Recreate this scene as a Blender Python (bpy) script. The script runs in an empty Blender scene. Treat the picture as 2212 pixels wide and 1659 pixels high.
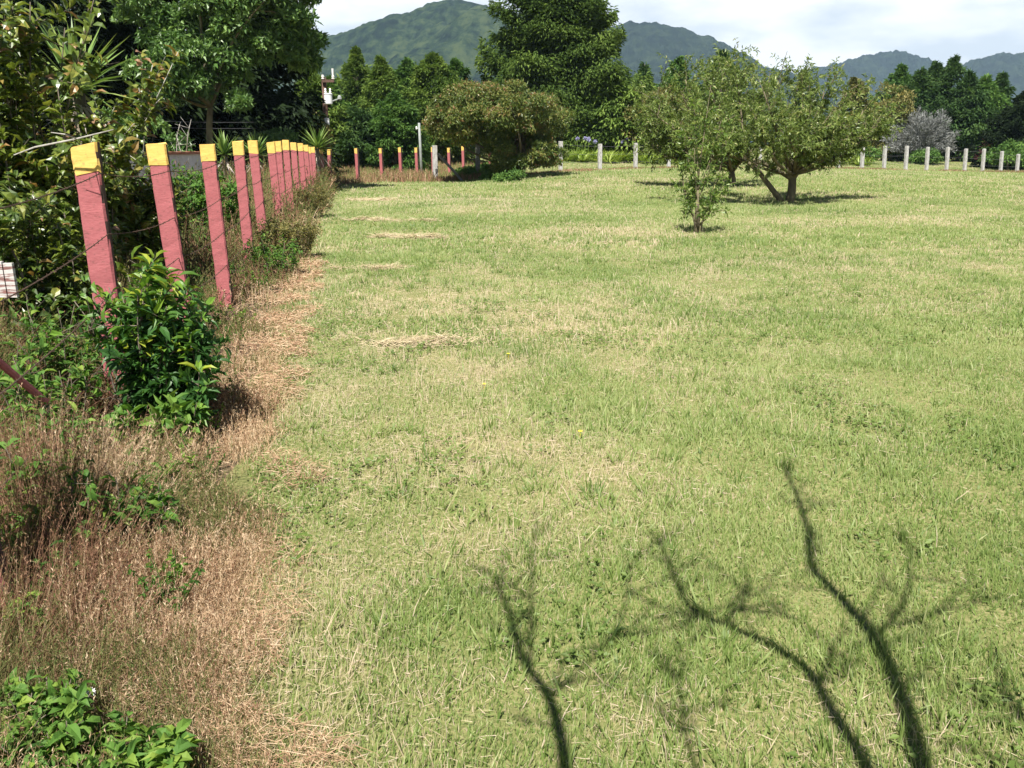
import bpy, math, random
import numpy as np
from mathutils import Vector

sc = bpy.context.scene
col = sc.collection
R = math.radians

# ------------------------------------------------------------------ camera
CAM_H, F_PX, PITCH = 1.55, 830.0, math.atan(237 / 830)
cam_d = bpy.data.cameras.new('camera')
cam = bpy.data.objects.new('camera', cam_d)
col.objects.link(cam)
cam_d.sensor_width = 36.0
cam_d.lens = F_PX / 1024 * 36.0
cam_d.clip_start, cam_d.clip_end = 0.05, 12000
cam.location = (0, 0, CAM_H)
cam.rotation_euler = (math.pi / 2 - PITCH, 0, 0)
sc.camera = cam

# ------------------------------------------------------------------ light
SUN_EL, SUN_AZ = R(57), R(14)          # azimuth: left of straight behind the viewer
SUN = np.array([-math.sin(SUN_AZ) * math.cos(SUN_EL), -math.cos(SUN_AZ) * math.cos(SUN_EL), math.sin(SUN_EL)])
sun_d = bpy.data.lights.new('sun', 'SUN')
sun_d.energy, sun_d.angle, sun_d.color = 5.0, R(0.5), (1.0, 0.95, 0.87)
sun = bpy.data.objects.new('sun', sun_d)
col.objects.link(sun)
sun.rotation_euler = Vector(SUN).to_track_quat('Z', 'Y').to_euler()
sun.location = (-10, -30, 60)

world = bpy.data.worlds.new('World')
sc.world = world
world.use_nodes = True
wt = world.node_tree
for n_ in list(wt.nodes):
    wt.nodes.remove(n_)
def wn(t, **k):
    n = wt.nodes.new(t)
    for a, b in k.items():
        setattr(n, a, b)
    return n
w_out = wn('ShaderNodeOutputWorld')
w_bg = wn('ShaderNodeBackground')
w_bg.inputs['Strength'].default_value = 0.05
sky = wn('ShaderNodeTexSky', sky_type='NISHITA', sun_disc=False)
sky.altitude, sky.air_density, sky.dust_density = 2200, 0.75, 0.6      # a highland valley
sky.sun_elevation = SUN_EL
sky.sun_rotation = math.pi + SUN_AZ
w_tc = wn('ShaderNodeTexCoord')
w_sep = wn('ShaderNodeSeparateXYZ')
wt.links.new(w_tc.outputs['Generated'], w_sep.inputs[0])
w_map = wn('ShaderNodeMapping')
w_map.inputs['Scale'].default_value = (1.0, 1.0, 3.2)
w_map.inputs['Location'].default_value = (1.7, 0.4, 0.3)
wt.links.new(w_tc.outputs['Generated'], w_map.inputs[0])
w_n = wn('ShaderNodeTexNoise')
w_n.inputs['Scale'].default_value = 6.0
w_n.inputs['Detail'].default_value = 5
w_n.inputs['Roughness'].default_value = 0.52
wt.links.new(w_map.outputs[0], w_n.inputs['Vector'])
w_cr = wn('ShaderNodeValToRGB')           # cloud body: grey-blue undersides to bright white
w_cr.color_ramp.elements[0].position, w_cr.color_ramp.elements[0].color = 0.40, (7.6, 8.3, 9.1, 1)
w_cr.color_ramp.elements[1].position, w_cr.color_ramp.elements[1].color = 0.56, (11.4, 11.55, 11.75, 1)
wt.links.new(w_n.outputs['Fac'], w_cr.inputs['Fac'])
w_el = wn('ShaderNodeMapRange', interpolation_type='SMOOTHSTEP')   # the cloud bank thins out overhead
w_el.inputs['From Min'].default_value = 0.31
w_el.inputs['From Max'].default_value = 0.19
wt.links.new(w_sep.outputs['Z'], w_el.inputs['Value'])
w_mix = wn('ShaderNodeMixRGB')
wt.links.new(w_el.outputs[0], w_mix.inputs['Fac'])
wt.links.new(sky.outputs[0], w_mix.inputs['Color1'])
wt.links.new(w_cr.outputs[0], w_mix.inputs['Color2'])
wt.links.new(w_mix.outputs[0], w_bg.inputs['Color'])
wt.links.new(w_bg.outputs[0], w_out.inputs['Surface'])

sc.view_settings.view_transform = 'Standard'
sc.view_settings.look = 'None'
sc.view_settings.gamma = 1.0
sc.view_settings.exposure = 1.12
cy = sc.cycles
cy.max_bounces, cy.diffuse_bounces, cy.glossy_bounces = 5, 2, 2
cy.transmission_bounces, cy.transparent_max_bounces, cy.volume_bounces = 4, 4, 0
cy.caustics_reflective = cy.caustics_refractive = False
cy.sample_clamp_indirect = 4

# ------------------------------------------------------------------ numeric helpers
rng = np.random.default_rng(11)
SP, CP = math.sin(PITCH), math.cos(PITCH)

def ray(X, Y):
    """direction through a point of the photograph, given on its 2212 x 1659 scale"""
    u, v = (X * 1024 / 2212 - 512) / F_PX, (384 - Y * 768 / 1659) / F_PX
    return np.array([u, CP + v * SP, -SP + v * CP])

def at(X, Y, depth):
    d = ray(X, Y)
    return np.array([0, 0, CAM_H]) + d * (depth / d[1])

def ss(a, b, x):
    t = np.clip((np.asarray(x, float) - a) / (b - a), 0, 1)
    return t * t * (3 - 2 * t)

def vnoise(x, y, scale, seed=0, octaves=3):
    x, y = np.asarray(x, float) / scale, np.asarray(y, float) / scale
    tot, amp, norm = 0, 1.0, 0
    for o in range(octaves):
        g = np.random.default_rng(seed * 31 + o).random((257, 257))
        xi, yi = np.floor(x).astype(int), np.floor(y).astype(int)
        fx, fy = x - xi, y - yi
        fx, fy = fx * fx * (3 - 2 * fx), fy * fy * (3 - 2 * fy)
        a, b = g[xi % 256, yi % 256], g[(xi + 1) % 256, yi % 256]
        c, d = g[xi % 256, (yi + 1) % 256], g[(xi + 1) % 256, (yi + 1) % 256]
        tot = tot + amp * ((a * (1 - fx) + b * fx) * (1 - fy) + (c * (1 - fx) + d * fx) * fy)
        norm += amp
        amp *= 0.5
        x, y = x * 2 + 17.3, y * 2 + 5.1
    return tot / norm

ROW = np.array([(-60, 37.5), (-8.5, 37.8), (-3.6, 40.0), (2.5, 43.6), (35.6, 60.2), (120, 102)])
def row_y(x):
    return np.interp(x, ROW[:, 0], ROW[:, 1])

def ground_z(x, y):
    x, y = np.asarray(x, float), np.asarray(y, float)
    z = 0.42 * ss(22, 44, y) * ss(-4, 3, x) * (1 - 1.4 * ss(10, 37, x))
    beyond = y - row_y(x)
    z = z + 0.45 * ss(1, 16, beyond) * ss(-3, 3, x) + 0.75 * ss(8, 24, beyond) * ss(0, -4, x)
    z = z + 0.05 * (vnoise(x + 50, y + 50, 2.6, 3, 2) - 0.5) * ss(1.5, 4, y)
    z = z + 0.14 * (vnoise(x + 90, y + 20, 9.0, 5, 2) - 0.5) * ss(6, 14, y)
    return z

def gz(x, y):
    return float(ground_z(x, y))

def ground_at(X, Y):
    d = ray(X, Y)
    t = CAM_H / max(-d[2], 1e-3)
    for _ in range(12):
        p = d * t
        t = (CAM_H - gz(p[0], p[1])) / max(-d[2], 1e-3)
    p = d * t
    return np.array([p[0], p[1], gz(p[0], p[1])])

def fence_x(y):
    return -2.5 - 0.171 * (y - 4.9)

EDGE_PX = [(560, 1659), (572, 1400), (585, 1200), (575, 1060), (600, 900), (625, 760), (650, 640), (680, 540), (703, 470), (722, 425), (742, 398)]
EDGE = np.array([ground_at(*p)[:2] for p in EDGE_PX])
EDGE = EDGE[np.argsort(EDGE[:, 1])]
def edge_x(y):
    return np.interp(y, EDGE[:, 1], EDGE[:, 0])

def unit(a):
    return a / np.maximum(np.linalg.norm(a, axis=-1, keepdims=True), 1e-9)

def rand_unit(g, n):
    return unit(g.normal(size=(n, 3)))

# ------------------------------------------------------------------ mesh collector
class Geo:
    def __init__(self):
        self.v, self.f, self.t, self.n = [], {3: [], 4: []}, {3: [], 4: []}, 0
    def add(self, v, faces, tint):
        v = np.asarray(v, np.float32).reshape(-1, 3)
        for f, t in ((faces, tint),) if not isinstance(faces, list) else zip(faces, tint):
            f = np.asarray(f, np.int64)
            k = f.shape[1]
            self.f[k].append(f + self.n)
            self.t[k].append(np.broadcast_to(np.asarray(t, np.float32), (len(f),)))
        self.v.append(v)
        self.n += len(v)
    def build(self, name, mat, parent=None, smooth=False, loc=None):
        v = np.concatenate(self.v)
        if loc is not None:
            v = v - np.asarray(loc, np.float32)
        f3 = np.concatenate(self.f[3]) if self.f[3] else np.zeros((0, 3), np.int64)
        f4 = np.concatenate(self.f[4]) if self.f[4] else np.zeros((0, 4), np.int64)
        t = np.concatenate(self.t[3] + self.t[4])
        me = bpy.data.meshes.new(name)
        me.vertices.add(len(v))
        me.vertices.foreach_set('co', v.ravel().astype(np.float32))
        loops = np.concatenate([f3.ravel(), f4.ravel()]).astype(np.int32)
        me.loops.add(len(loops))
        me.loops.foreach_set('vertex_index', loops)
        me.polygons.add(len(f3) + len(f4))
        start = np.concatenate([np.arange(len(f3)) * 3, len(f3) * 3 + np.arange(len(f4)) * 4]).astype(np.int32)
        me.polygons.foreach_set('loop_start', start)
        me.polygons.foreach_set('use_smooth', np.full(len(start), smooth))
        me.update(calc_edges=True)
        a = me.attributes.new('tint', 'FLOAT', 'FACE')
        a.data.foreach_set('value', np.clip(t, 0, 1).astype(np.float32))
        me.materials.append(mat)
        o = bpy.data.objects.new(name, me)
        col.objects.link(o)
        if loc is not None and parent is None:
            o.location = [float(q) for q in loc]
        if parent is not None:
            o.parent = parent
        return o

def frames(U, N):
    U = unit(U)
    N = unit(N - U * np.sum(U * N, -1, keepdims=True))
    return U, N, np.cross(U, N)

def leaves(g, P, U, N, L, W, tint, kind='flat', droop=0.15):
    """many leaves at once: P base points, U along the leaf, N its normal"""
    n = len(P)
    if n == 0:
        return
    U, N, S = frames(U, N)
    L = np.broadcast_to(np.asarray(L, float), (n,))[:, None]
    W = np.broadcast_to(np.asarray(W, float), (n,))[:, None]
    if kind == 'flat':                    # folded rhombus
        T = [(0, 0, 0), (0.5, 0.45, 0.10), (0, 1, -droop), (-0.5, 0.45, 0.10)]
        F = [np.array([(0, 1, 2), (0, 2, 3)])]
    elif kind == 'blade':                 # narrow strip bending over
        T = [(-0.5, 0, 0), (0.5, 0, 0), (0.42, 0.55, -droop * 0.25), (-0.42, 0.55, -droop * 0.25), (0, 1, -droop)]
        F = [np.array([(0, 1, 2, 3)]), np.array([(3, 2, 4)])]
    else:                                 # rounder leaf with a midrib
        T = [(0, 0, 0), (0, .34, .02), (0, .7, -.3 * droop), (0, 1, -droop), (-.46, .3, .12), (-.40, .68, .06), (.46, .3, .12), (.40, .68, .06)]
        F = [np.array([(0, 6, 1), (0, 1, 4), (2, 7, 3), (2, 3, 5)]), np.array([(1, 6, 7, 2), (1, 2, 5, 4)])]
    V = np.stack([P + S * (W * a) + U * (L * b) + N * (L * c) for a, b, c in T], 1)
    k = len(T)
    off = (np.arange(n) * k)[:, None, None]
    tint = np.broadcast_to(np.asarray(tint, float), (n,))
    g.add(V.reshape(-1, 3), [(f[None] + off).reshape(-1, f.shape[1]) for f in F], [np.repeat(tint, len(f)) for f in F])

def tube(g, pts, rad, k=6, tint=0.5, cap=True):
    pts = np.asarray(pts, float)
    rad = np.broadcast_to(np.asarray(rad, float), (len(pts),))
    T = unit(np.gradient(pts, axis=0))
    ref = np.array([0.31, 0.93, 0.17])
    A = unit(np.cross(T, ref))
    B = np.cross(T, A)
    ang = np.arange(k) * 2 * math.pi / k
    ring = pts[:, None] + rad[:, None, None] * (A[:, None] * np.cos(ang)[None, :, None] + B[:, None] * np.sin(ang)[None, :, None])
    m = len(pts)
    i, j = np.meshgrid(np.arange(m - 1), np.arange(k), indexing='ij')
    q = np.stack([i * k + j, i * k + (j + 1) % k, (i + 1) * k + (j + 1) % k, (i + 1) * k + j], -1).reshape(-1, 4)
    V = ring.reshape(-1, 3)
    if cap:
        V = np.concatenate([V, pts[:1], pts[-1:]])
        jj = np.arange(k)
        c1 = np.stack([np.full(k, m * k), (jj + 1) % k, jj], -1)
        c2 = np.stack([np.full(k, m * k + 1), (m - 1) * k + jj, (m - 1) * k + (jj + 1) % k], -1)
        g.add(V, [q, np.concatenate([c1, c2])], [tint, tint])
    else:
        g.add(V, q, tint)

def curve(p0, p1, bow, n=7):
    t = np.linspace(0, 1, n)[:, None]
    p0, p1, bow = np.asarray(p0, float), np.asarray(p1, float), np.asarray(bow, float)
    return p0 * (1 - t) + p1 * t + bow * (4 * t * (1 - t))

def box(g, lo, hi, tint=0.5):
    x0, y0, z0 = lo
    x1, y1, z1 = hi
    v = [(x0, y0, z0), (x1, y0, z0), (x1, y1, z0), (x0, y1, z0), (x0, y0, z1), (x1, y0, z1), (x1, y1, z1), (x0, y1, z1)]
    f = [(0, 3, 2, 1), (4, 5, 6, 7), (0, 1, 5, 4), (1, 2, 6, 5), (2, 3, 7, 6), (3, 0, 4, 7)]
    g.add(v, np.array(f), tint)

def lathe(g, c, prof, k=14, tint=0.5):
    tube(g, [(c[0], c[1], c[2] + z) for z, r in prof], [r for z, r in prof], k, tint)

# ------------------------------------------------------------------ object helpers
def tag(o, label=None, cat=None, group=None, kind=None):
    for k, v in (('label', label), ('category', cat), ('group', group), ('kind', kind)):
        if v:
            o[k] = v
    return o

def thing(name, label, cat, loc=(0, 0, 0), group=None):
    o = bpy.data.objects.new(name, None)
    col.objects.link(o)
    o.location = [float(v) for v in loc]
    o.empty_display_size = 0.2
    return tag(o, label, cat, group)

def part(g, name, mat, root, smooth=False):
    """a part whose vertices were collected in world space"""
    o = g.build(name, mat, None, smooth, loc=root.location)
    o.location = (0, 0, 0)
    o.parent = root
    return o

# ------------------------------------------------------------------ materials
def mat_new(name):
    m = bpy.data.materials.new(name)
    m.use_nodes = True
    nt = m.node_tree
    for n in list(nt.nodes):
        nt.nodes.remove(n)
    return m, nt

def N_(nt, t, ins=None, **k):
    n = nt.nodes.new(t)
    for a, b in k.items():
        setattr(n, a, b)
    for a, b in (ins or {}).items():
        n.inputs[a].default_value = b
    return n

def ramp(nt, stops):
    r = N_(nt, 'ShaderNodeValToRGB')
    e = r.color_ramp.elements
    e[0].position, e[0].color = stops[0][0], (*stops[0][1], 1)
    e[1].position, e[1].color = stops[-1][0], (*stops[-1][1], 1)
    for p, c in stops[1:-1]:
        q = e.new(p)
        q.color = (*c, 1)
    return r

def leaf_mat(name, stops, rough=0.5, trans=0.3, spec=0.35, tcol=1.35):
    m, nt = mat_new(name)
    L = nt.links.new
    at_ = N_(nt, 'ShaderNodeAttribute', attribute_name='tint')
    r = ramp(nt, stops)
    L(at_.outputs['Fac'], r.inputs['Fac'])
    p = N_(nt, 'ShaderNodeBsdfPrincipled', {'Roughness': rough, 'Specular IOR Level': spec})
    L(r.outputs[0], p.inputs['Base Color'])
    t = N_(nt, 'ShaderNodeBsdfTranslucent')
    b = N_(nt, 'ShaderNodeMixRGB', {'Fac': 1.0, 'Color2': (tcol, tcol * 1.05, tcol * 0.55, 1)}, blend_type='MULTIPLY')
    L(r.outputs[0], b.inputs['Color1'])
    L(b.outputs[0], t.inputs['Color'])
    mx = N_(nt, 'ShaderNodeMixShader', {'Fac': trans})
    L(p.outputs[0], mx.inputs[1])
    L(t.outputs[0], mx.inputs[2])
    o = N_(nt, 'ShaderNodeOutputMaterial')
    L(mx.outputs[0], o.inputs['Surface'])
    return m

def solid_mat(name, c1, c2, scale=8, rough=0.7, stretch=(1, 1, 1), bump=0.3, spec=0.3, extra=None, metal=0.0, detail=6, bdist=0.01):
    m, nt = mat_new(name)
    L = nt.links.new
    tc = N_(nt, 'ShaderNodeTexCoord')
    mp = N_(nt, 'ShaderNodeMapping', {'Scale': stretch})
    L(tc.outputs['Object'], mp.inputs[0])
    n = N_(nt, 'ShaderNodeTexNoise', {'Scale': scale, 'Detail': detail, 'Roughness': 0.6})
    L(mp.outputs[0], n.inputs['Vector'])
    r = ramp(nt, [(0.35, c1), (0.65, c2)])
    L(n.outputs['Fac'], r.inputs['Fac'])
    c = r.outputs[0]
    if extra:                               # chips and stains of another colour
        col2, sc2, lo, hi, st2 = extra
        mp2 = N_(nt, 'ShaderNodeMapping', {'Scale': st2, 'Location': (3.1, 1.7, 0.4)})
        L(tc.outputs['Object'], mp2.inputs[0])
        n2 = N_(nt, 'ShaderNodeTexNoise', {'Scale': sc2, 'Detail': 5, 'Roughness': 0.7})
        L(mp2.outputs[0], n2.inputs['Vector'])
        mr = N_(nt, 'ShaderNodeMapRange', {'From Min': lo, 'From Max': hi})
        L(n2.outputs['Fac'], mr.inputs['Value'])
        mx = N_(nt, 'ShaderNodeMixRGB', {'Color2': (*col2, 1)})
        L(mr.outputs[0], mx.inputs['Fac'])
        L(c, mx.inputs['Color1'])
        c = mx.outputs[0]
    p = N_(nt, 'ShaderNodeBsdfPrincipled', {'Roughness': rough, 'Specular IOR Level': spec, 'Metallic': metal})
    L(c, p.inputs['Base Color'])
    if bump:
        b = N_(nt, 'ShaderNodeBump', {'Strength': bump, 'Distance': bdist})
        L(n.outputs['Fac'], b.inputs['Height'])
        L(b.outputs[0], p.inputs['Normal'])
    o = N_(nt, 'ShaderNodeOutputMaterial')
    L(p.outputs[0], o.inputs['Surface'])
    return m

M = {}
M['grass'] = leaf_mat('lawn_blades', [(0, (0.082, 0.136, 0.027)), (0.22, (0.163, 0.228, 0.058)), (0.45, (0.281, 0.320, 0.125)), (0.6, (0.377, 0.359, 0.187)), (0.78, (0.449, 0.373, 0.244)), (1, (0.551, 0.446, 0.353))], rough=.5, trans=.35, spec=.3)
M['dry'] = leaf_mat('dry_stalks', [(0, (0.091, 0.136, 0.037)), (0.22, (0.201, 0.190, 0.074)), (0.42, (0.182, 0.091, 0.058)), (0.62, (0.310, 0.181, 0.116)), (0.82, (0.492, 0.349, 0.223)), (1, (0.619, 0.489, 0.344))], rough=.7, trans=.25, spec=.15)
M['straw'] = leaf_mat('cut_straw', [(0, (.30, .24, .13)), (.5, (.42, .34, .21)), (1, (.54, .46, .32))], rough=.6, trans=.15)
M['weed'] = leaf_mat('weed_leaves', [(0, (.040, .095, .018)), (.5, (.095, .20, .035)), (1, (.21, .30, .05))], rough=.6, trans=.35, spec=.2)
M['glossy'] = leaf_mat('glossy_leaves', [(0, (.022, .070, .015)), (.55, (.05, .13, .028)), (.8, (.13, .24, .03)), (1, (.28, .33, .035))], rough=.45, trans=.3, spec=.35)
M['hedge'] = leaf_mat('hedge_leaves', [(0, (0.033, 0.066, 0.014)), (0.4, (0.077, 0.123, 0.024)), (0.7, (0.155, 0.202, 0.035)), (0.86, (0.236, 0.239, 0.049)), (0.95, (0.265, 0.156, 0.053)), (1, (0.309, 0.181, 0.115))], rough=.36, trans=.3, spec=.5)
M['broad'] = leaf_mat('broadleaf', [(0, (0.027, 0.063, 0.015)), (0.5, (0.083, 0.165, 0.039)), (1, (0.207, 0.317, 0.091))], rough=.42, trans=.25, spec=.5)
M['shade'] = leaf_mat('shaded_needles', [(0, (.006, .012, .004)), (.6, (.013, .026, .008)), (1, (.028, .05, .015))], rough=.7, trans=.1, spec=.15)  # near-black needle colour holds the shade inside the dense crowns
M['cypress'] = leaf_mat('cypress_sprays', [(0, (0.042, 0.081, 0.018)), (0.5, (0.118, 0.189, 0.037)), (1, (0.240, 0.319, 0.069))], rough=.7, trans=.18, spec=.15)
M['cypress_d'] = leaf_mat('cypress_sprays_deep', [(0, (0.029, 0.058, 0.014)), (0.5, (0.079, 0.133, 0.027)), (1, (0.180, 0.254, 0.053))], rough=.7, trans=.18, spec=.15)
M['cypress_b'] = leaf_mat('cypress_sprays_green', [(0, (0.036, 0.081, 0.021)), (0.5, (0.088, 0.176, 0.040)), (1, (0.189, 0.297, 0.068))], rough=.7, trans=.18, spec=.15)
M['cypress_c'] = leaf_mat('cypress_sprays_blue', [(0, (0.024, 0.056, 0.020)), (0.5, (0.058, 0.115, 0.035)), (1, (0.126, 0.206, 0.062))], rough=.7, trans=.18, spec=.15)
M['bush'] = leaf_mat('bush_leaves', [(0, (0.042, 0.077, 0.020)), (0.45, (0.117, 0.166, 0.041)), (0.72, (0.216, 0.234, 0.066)), (0.88, (0.252, 0.187, 0.071)), (1, (0.287, 0.166, 0.089))], rough=.42, trans=.25, spec=.4)
M['peach'] = leaf_mat('orchard_leaves', [(0, (0.061, 0.101, 0.024)), (0.5, (0.148, 0.207, 0.051)), (0.85, (0.248, 0.310, 0.089)), (1, (0.381, 0.380, 0.164))], rough=.42, trans=.3, spec=.45)
M['sapling'] = leaf_mat('young_tree_leaves', [(0, (0.061, 0.116, 0.026)), (0.5, (0.152, 0.237, 0.053)), (0.85, (0.263, 0.341, 0.092)), (1, (0.405, 0.418, 0.185))], rough=.42, trans=.35, spec=.45)
M['olive'] = leaf_mat('olive_leaves', [(0, (.06, .078, .02)), (.5, (.15, .155, .046)), (1, (.30, .25, .085))], rough=.6, trans=.2)
M['yucca'] = leaf_mat('sword_leaves', [(0, (.06, .12, .03)), (.5, (.13, .22, .05)), (1, (.28, .35, .10))], rough=.45, trans=.2, spec=.4)
M['yucca_dead'] = leaf_mat('dead_sword_leaves', [(0, (.28, .24, .20)), (1, (.45, .40, .36))], rough=.8, trans=.1)
M['lily'] = leaf_mat('strap_leaves', [(0, (.10, .17, .03)), (.5, (.20, .29, .05)), (1, (.36, .42, .10))], rough=.45, trans=.3)
M['lilac'] = leaf_mat('lilac_petals', [(0, (.34, .33, .60)), (1, (.55, .55, .80))], rough=.6, trans=.2, tcol=1)
M['pink'] = leaf_mat('pink_petals', [(0, (.34, .09, .11)), (1, (.55, .22, .24))], rough=.6, trans=.2, tcol=1)
M['petal'] = leaf_mat('white_petals', [(0, (.78, .76, .80)), (1, (.85, .84, .86))], rough=.6, trans=.2, tcol=1)
M['yellow_petal'] = leaf_mat('yellow_petals', [(0, (.75, .55, .04)), (1, (.85, .65, .05))], rough=.6, trans=.2, tcol=1)
M['grey_twig'] = leaf_mat('grey_twigs', [(0, (0.142, 0.147, 0.134)), (1, (0.285, 0.299, 0.291))], rough=.9, trans=.0)
M['bark'] = solid_mat('bark', (.07, .058, .042), (.17, .145, .11), 9, .9, (1, 1, .3), .8, .2)
M['bark_moss'] = solid_mat('mossy_bark', (.10, .082, .058), (.185, .165, .095), 7, .9, (1, 1, .4), .8, .2)
M['bark_grey'] = solid_mat('grey_bark', (.24, .225, .195), (.45, .43, .39), 14, .9, (1, 1, .4), .6, .2)
M['red_paint'] = solid_mat('weathered_red_paint', (.32, .093, .100), (.40, .130, .136), 5, .75, (6, 6, 30), .5, .25, ((.17, .072, .066), 9, .55, .72, (3, 3, 5)), bdist=.004)
M['yellow_paint'] = solid_mat('yellow_paint', (.64, .41, .095), (.72, .49, .14), 5, .65, (4, 4, 18), .4, .3, ((.40, .22, .09), 11, .56, .70, (3, 3, 4)), bdist=.004)
M['shade_timber'] = solid_mat('shaded_side_timber', (.045, .030, .026), (.10, .065, .055), 6, .9, (4, 4, .7), .6, .15)  # timber tone darkened to carry the shade on the posts' sunless side
M['concrete'] = solid_mat('limewashed_concrete', (.36, .355, .34), (.50, .49, .475), 6, .9, (3, 3, 1), .5, .2, ((.17, .16, .14), 5, .56, .66, (3, 3, 1.2)))
M['concrete_old'] = solid_mat('lichen_concrete', (.12, .12, .11), (.26, .26, .245), 6, .9, (3, 3, 1), .5, .2, ((.55, .54, .52), 7, .58, .66, (3, 3, 1.2)))
M['galv'] = solid_mat('galvanised_steel', (.20, .22, .21), (.30, .32, .31), 5, .65, (1, 1, 1), .1, .4)
M['wire'] = solid_mat('rusty_wire', (.055, .034, .024), (.10, .06, .04), 40, .85, (1, 1, 1), 0, .3)
M['cable'] = solid_mat('cable', (.08, .08, .085), (.11, .11, .115), 3, .6, (1, 1, 1), 0, .3)
M['creosote'] = solid_mat('creosoted_pole', (.075, .045, .035), (.14, .085, .065), 6, .85, (4, 4, .6), .5, .2)
M['transformer'] = solid_mat('transformer_enamel', (.66, .67, .68), (.76, .77, .78), 4, .45, (1, 1, 1), .05, .4)
M['porcelain'] = solid_mat('porcelain', (.62, .60, .58), (.74, .73, .72), 4, .35, (1, 1, 1), 0, .5)
M['plaster'] = solid_mat('white_plaster', (.50, .48, .46), (.68, .66, .63), 3, .9, (1, 1, 1), .3, .2)
M['tile'] = solid_mat('clay_tile', (.30, .13, .08), (.42, .20, .13), 6, .85, (1, 1, 1), .4, .2)
M['old_board'] = solid_mat('banded_board', (.42, .40, .38), (.60, .57, .54), 6, .85, (1, 1, 8), .5, .2, ((.20, .10, .09), 6, .52, .6, (1, 1, 12)))  # broken dark brown bands across pale boards

def ground_mat():
    m, nt = mat_new('meadow_soil_and_thatch')
    L = nt.links.new
    tc = N_(nt, 'ShaderNodeTexCoord')
    big = N_(nt, 'ShaderNodeTexNoise', {'Scale': .22, 'Detail': 4, 'Roughness': .55})
    mid = N_(nt, 'ShaderNodeTexNoise', {'Scale': 2.2, 'Detail': 5, 'Roughness': .6})
    fine = N_(nt, 'ShaderNodeTexNoise', {'Scale': 55, 'Detail': 4, 'Roughness': .65})
    for n in (big, mid, fine):
        L(tc.outputs['Object'], n.inputs['Vector'])
    a = N_(nt, 'ShaderNodeMath', operation='ADD')
    L(big.outputs['Fac'], a.inputs[0])
    L(mid.outputs['Fac'], a.inputs[1])
    b = N_(nt, 'ShaderNodeMath', {1: 0.5}, operation='MULTIPLY')
    L(a.outputs[0], b.inputs[0])
    c = N_(nt, 'ShaderNodeMath', operation='ADD')
    L(b.outputs[0], c.inputs[0])
    L(fine.outputs['Fac'], c.inputs[1])
    d = N_(nt, 'ShaderNodeMath', {1: 0.5}, operation='MULTIPLY')
    L(c.outputs[0], d.inputs[0])
    r = ramp(nt, [(.34, (.060, .075, .024)), (.46, (.150, .165, .058)), (.54, (.22, .21, .09)), (.64, (.31, .26, .14))])
    L(d.outputs[0], r.inputs['Fac'])
    p = N_(nt, 'ShaderNodeBsdfPrincipled', {'Roughness': .95, 'Specular IOR Level': .1})
    at_ = N_(nt, 'ShaderNodeAttribute', attribute_name='tint')
    r2 = ramp(nt, [(.38, (.050, .034, .024)), (.62, (.165, .115, .075))])
    L(fine.outputs['Fac'], r2.inputs['Fac'])
    mx = N_(nt, 'ShaderNodeMixRGB')
    L(at_.outputs['Fac'], mx.inputs['Fac'])
    L(r.outputs[0], mx.inputs['Color1'])
    L(r2.outputs[0], mx.inputs['Color2'])
    L(mx.outputs[0], p.inputs['Base Color'])
    bp = N_(nt, 'ShaderNodeBump', {'Strength': .7, 'Distance': .02})
    L(fine.outputs['Fac'], bp.inputs['Height'])
    L(bp.outputs[0], p.inputs['Normal'])
    o = N_(nt, 'ShaderNodeOutputMaterial')
    L(p.outputs[0], o.inputs['Surface'])
    return m

def forest_mat(name, lo, mid_c, hi):
    m, nt = mat_new(name)
    L = nt.links.new
    tc = N_(nt, 'ShaderNodeTexCoord')
    n1 = N_(nt, 'ShaderNodeTexNoise', {'Scale': .016, 'Detail': 8, 'Roughness': .72})
    n2 = N_(nt, 'ShaderNodeTexNoise', {'Scale': .07, 'Detail': 4, 'Roughness': .8})
    L(tc.outputs['Object'], n1.inputs['Vector'])
    L(tc.outputs['Object'], n2.inputs['Vector'])
    a = N_(nt, 'ShaderNodeMixRGB', {'Fac': .5})
    L(n1.outputs['Fac'], a.inputs['Color1'])
    L(n2.outputs['Fac'], a.inputs['Color2'])
    r = ramp(nt, [(.43, lo), (.50, mid_c), (.58, hi)])
    L(a.outputs[0], r.inputs['Fac'])
    p = N_(nt, 'ShaderNodeBsdfPrincipled', {'Roughness': 1, 'Specular IOR Level': 0})
    L(r.outputs[0], p.inputs['Base Color'])
    o = N_(nt, 'ShaderNodeOutputMaterial')
    L(p.outputs[0], o.inputs['Surface'])
    return m

# ------------------------------------------------------------------ ground sheet
def axis(parts):
    out = []
    for a, b, n in parts:
        out.append(np.linspace(a, b, n, endpoint=False))
    return np.concatenate(out + [[parts[-1][1]]])
gx = axis([(-6000, -200, 10), (-200, -40, 20), (-40, -12, 40), (-12, 14, 130), (14, 60, 60), (60, 220, 20), (220, 6000, 10)])
gy = axis([(-400, -12, 10), (-12, 0, 16), (0, 20, 120), (20, 80, 110), (80, 220, 20), (220, 7000, 14)])
XX, YY = np.meshgrid(gx, gy, indexing='ij')
ZZ = ground_z(XX, YY)
g = Geo()
ni, nj = XX.shape
i, j = np.meshgrid(np.arange(ni - 1), np.arange(nj - 1), indexing='ij')
q = np.stack([i * nj + j, (i + 1) * nj + j, (i + 1) * nj + j + 1, i * nj + j + 1], -1).reshape(-1, 4)
cx_, cy_ = (XX[:-1, :-1] + XX[1:, 1:]).ravel() / 2, (YY[:-1, :-1] + YY[1:, 1:]).ravel() / 2
soil = ss(.05, .35, edge_x(cy_) - cx_) * ss(39, 37, cy_) * ss(-9, -6, cx_ - edge_x(cy_)) * (cy_ > 0)
g.add(np.stack([XX, YY, ZZ], -1).reshape(-1, 3), q, soil)
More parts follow.
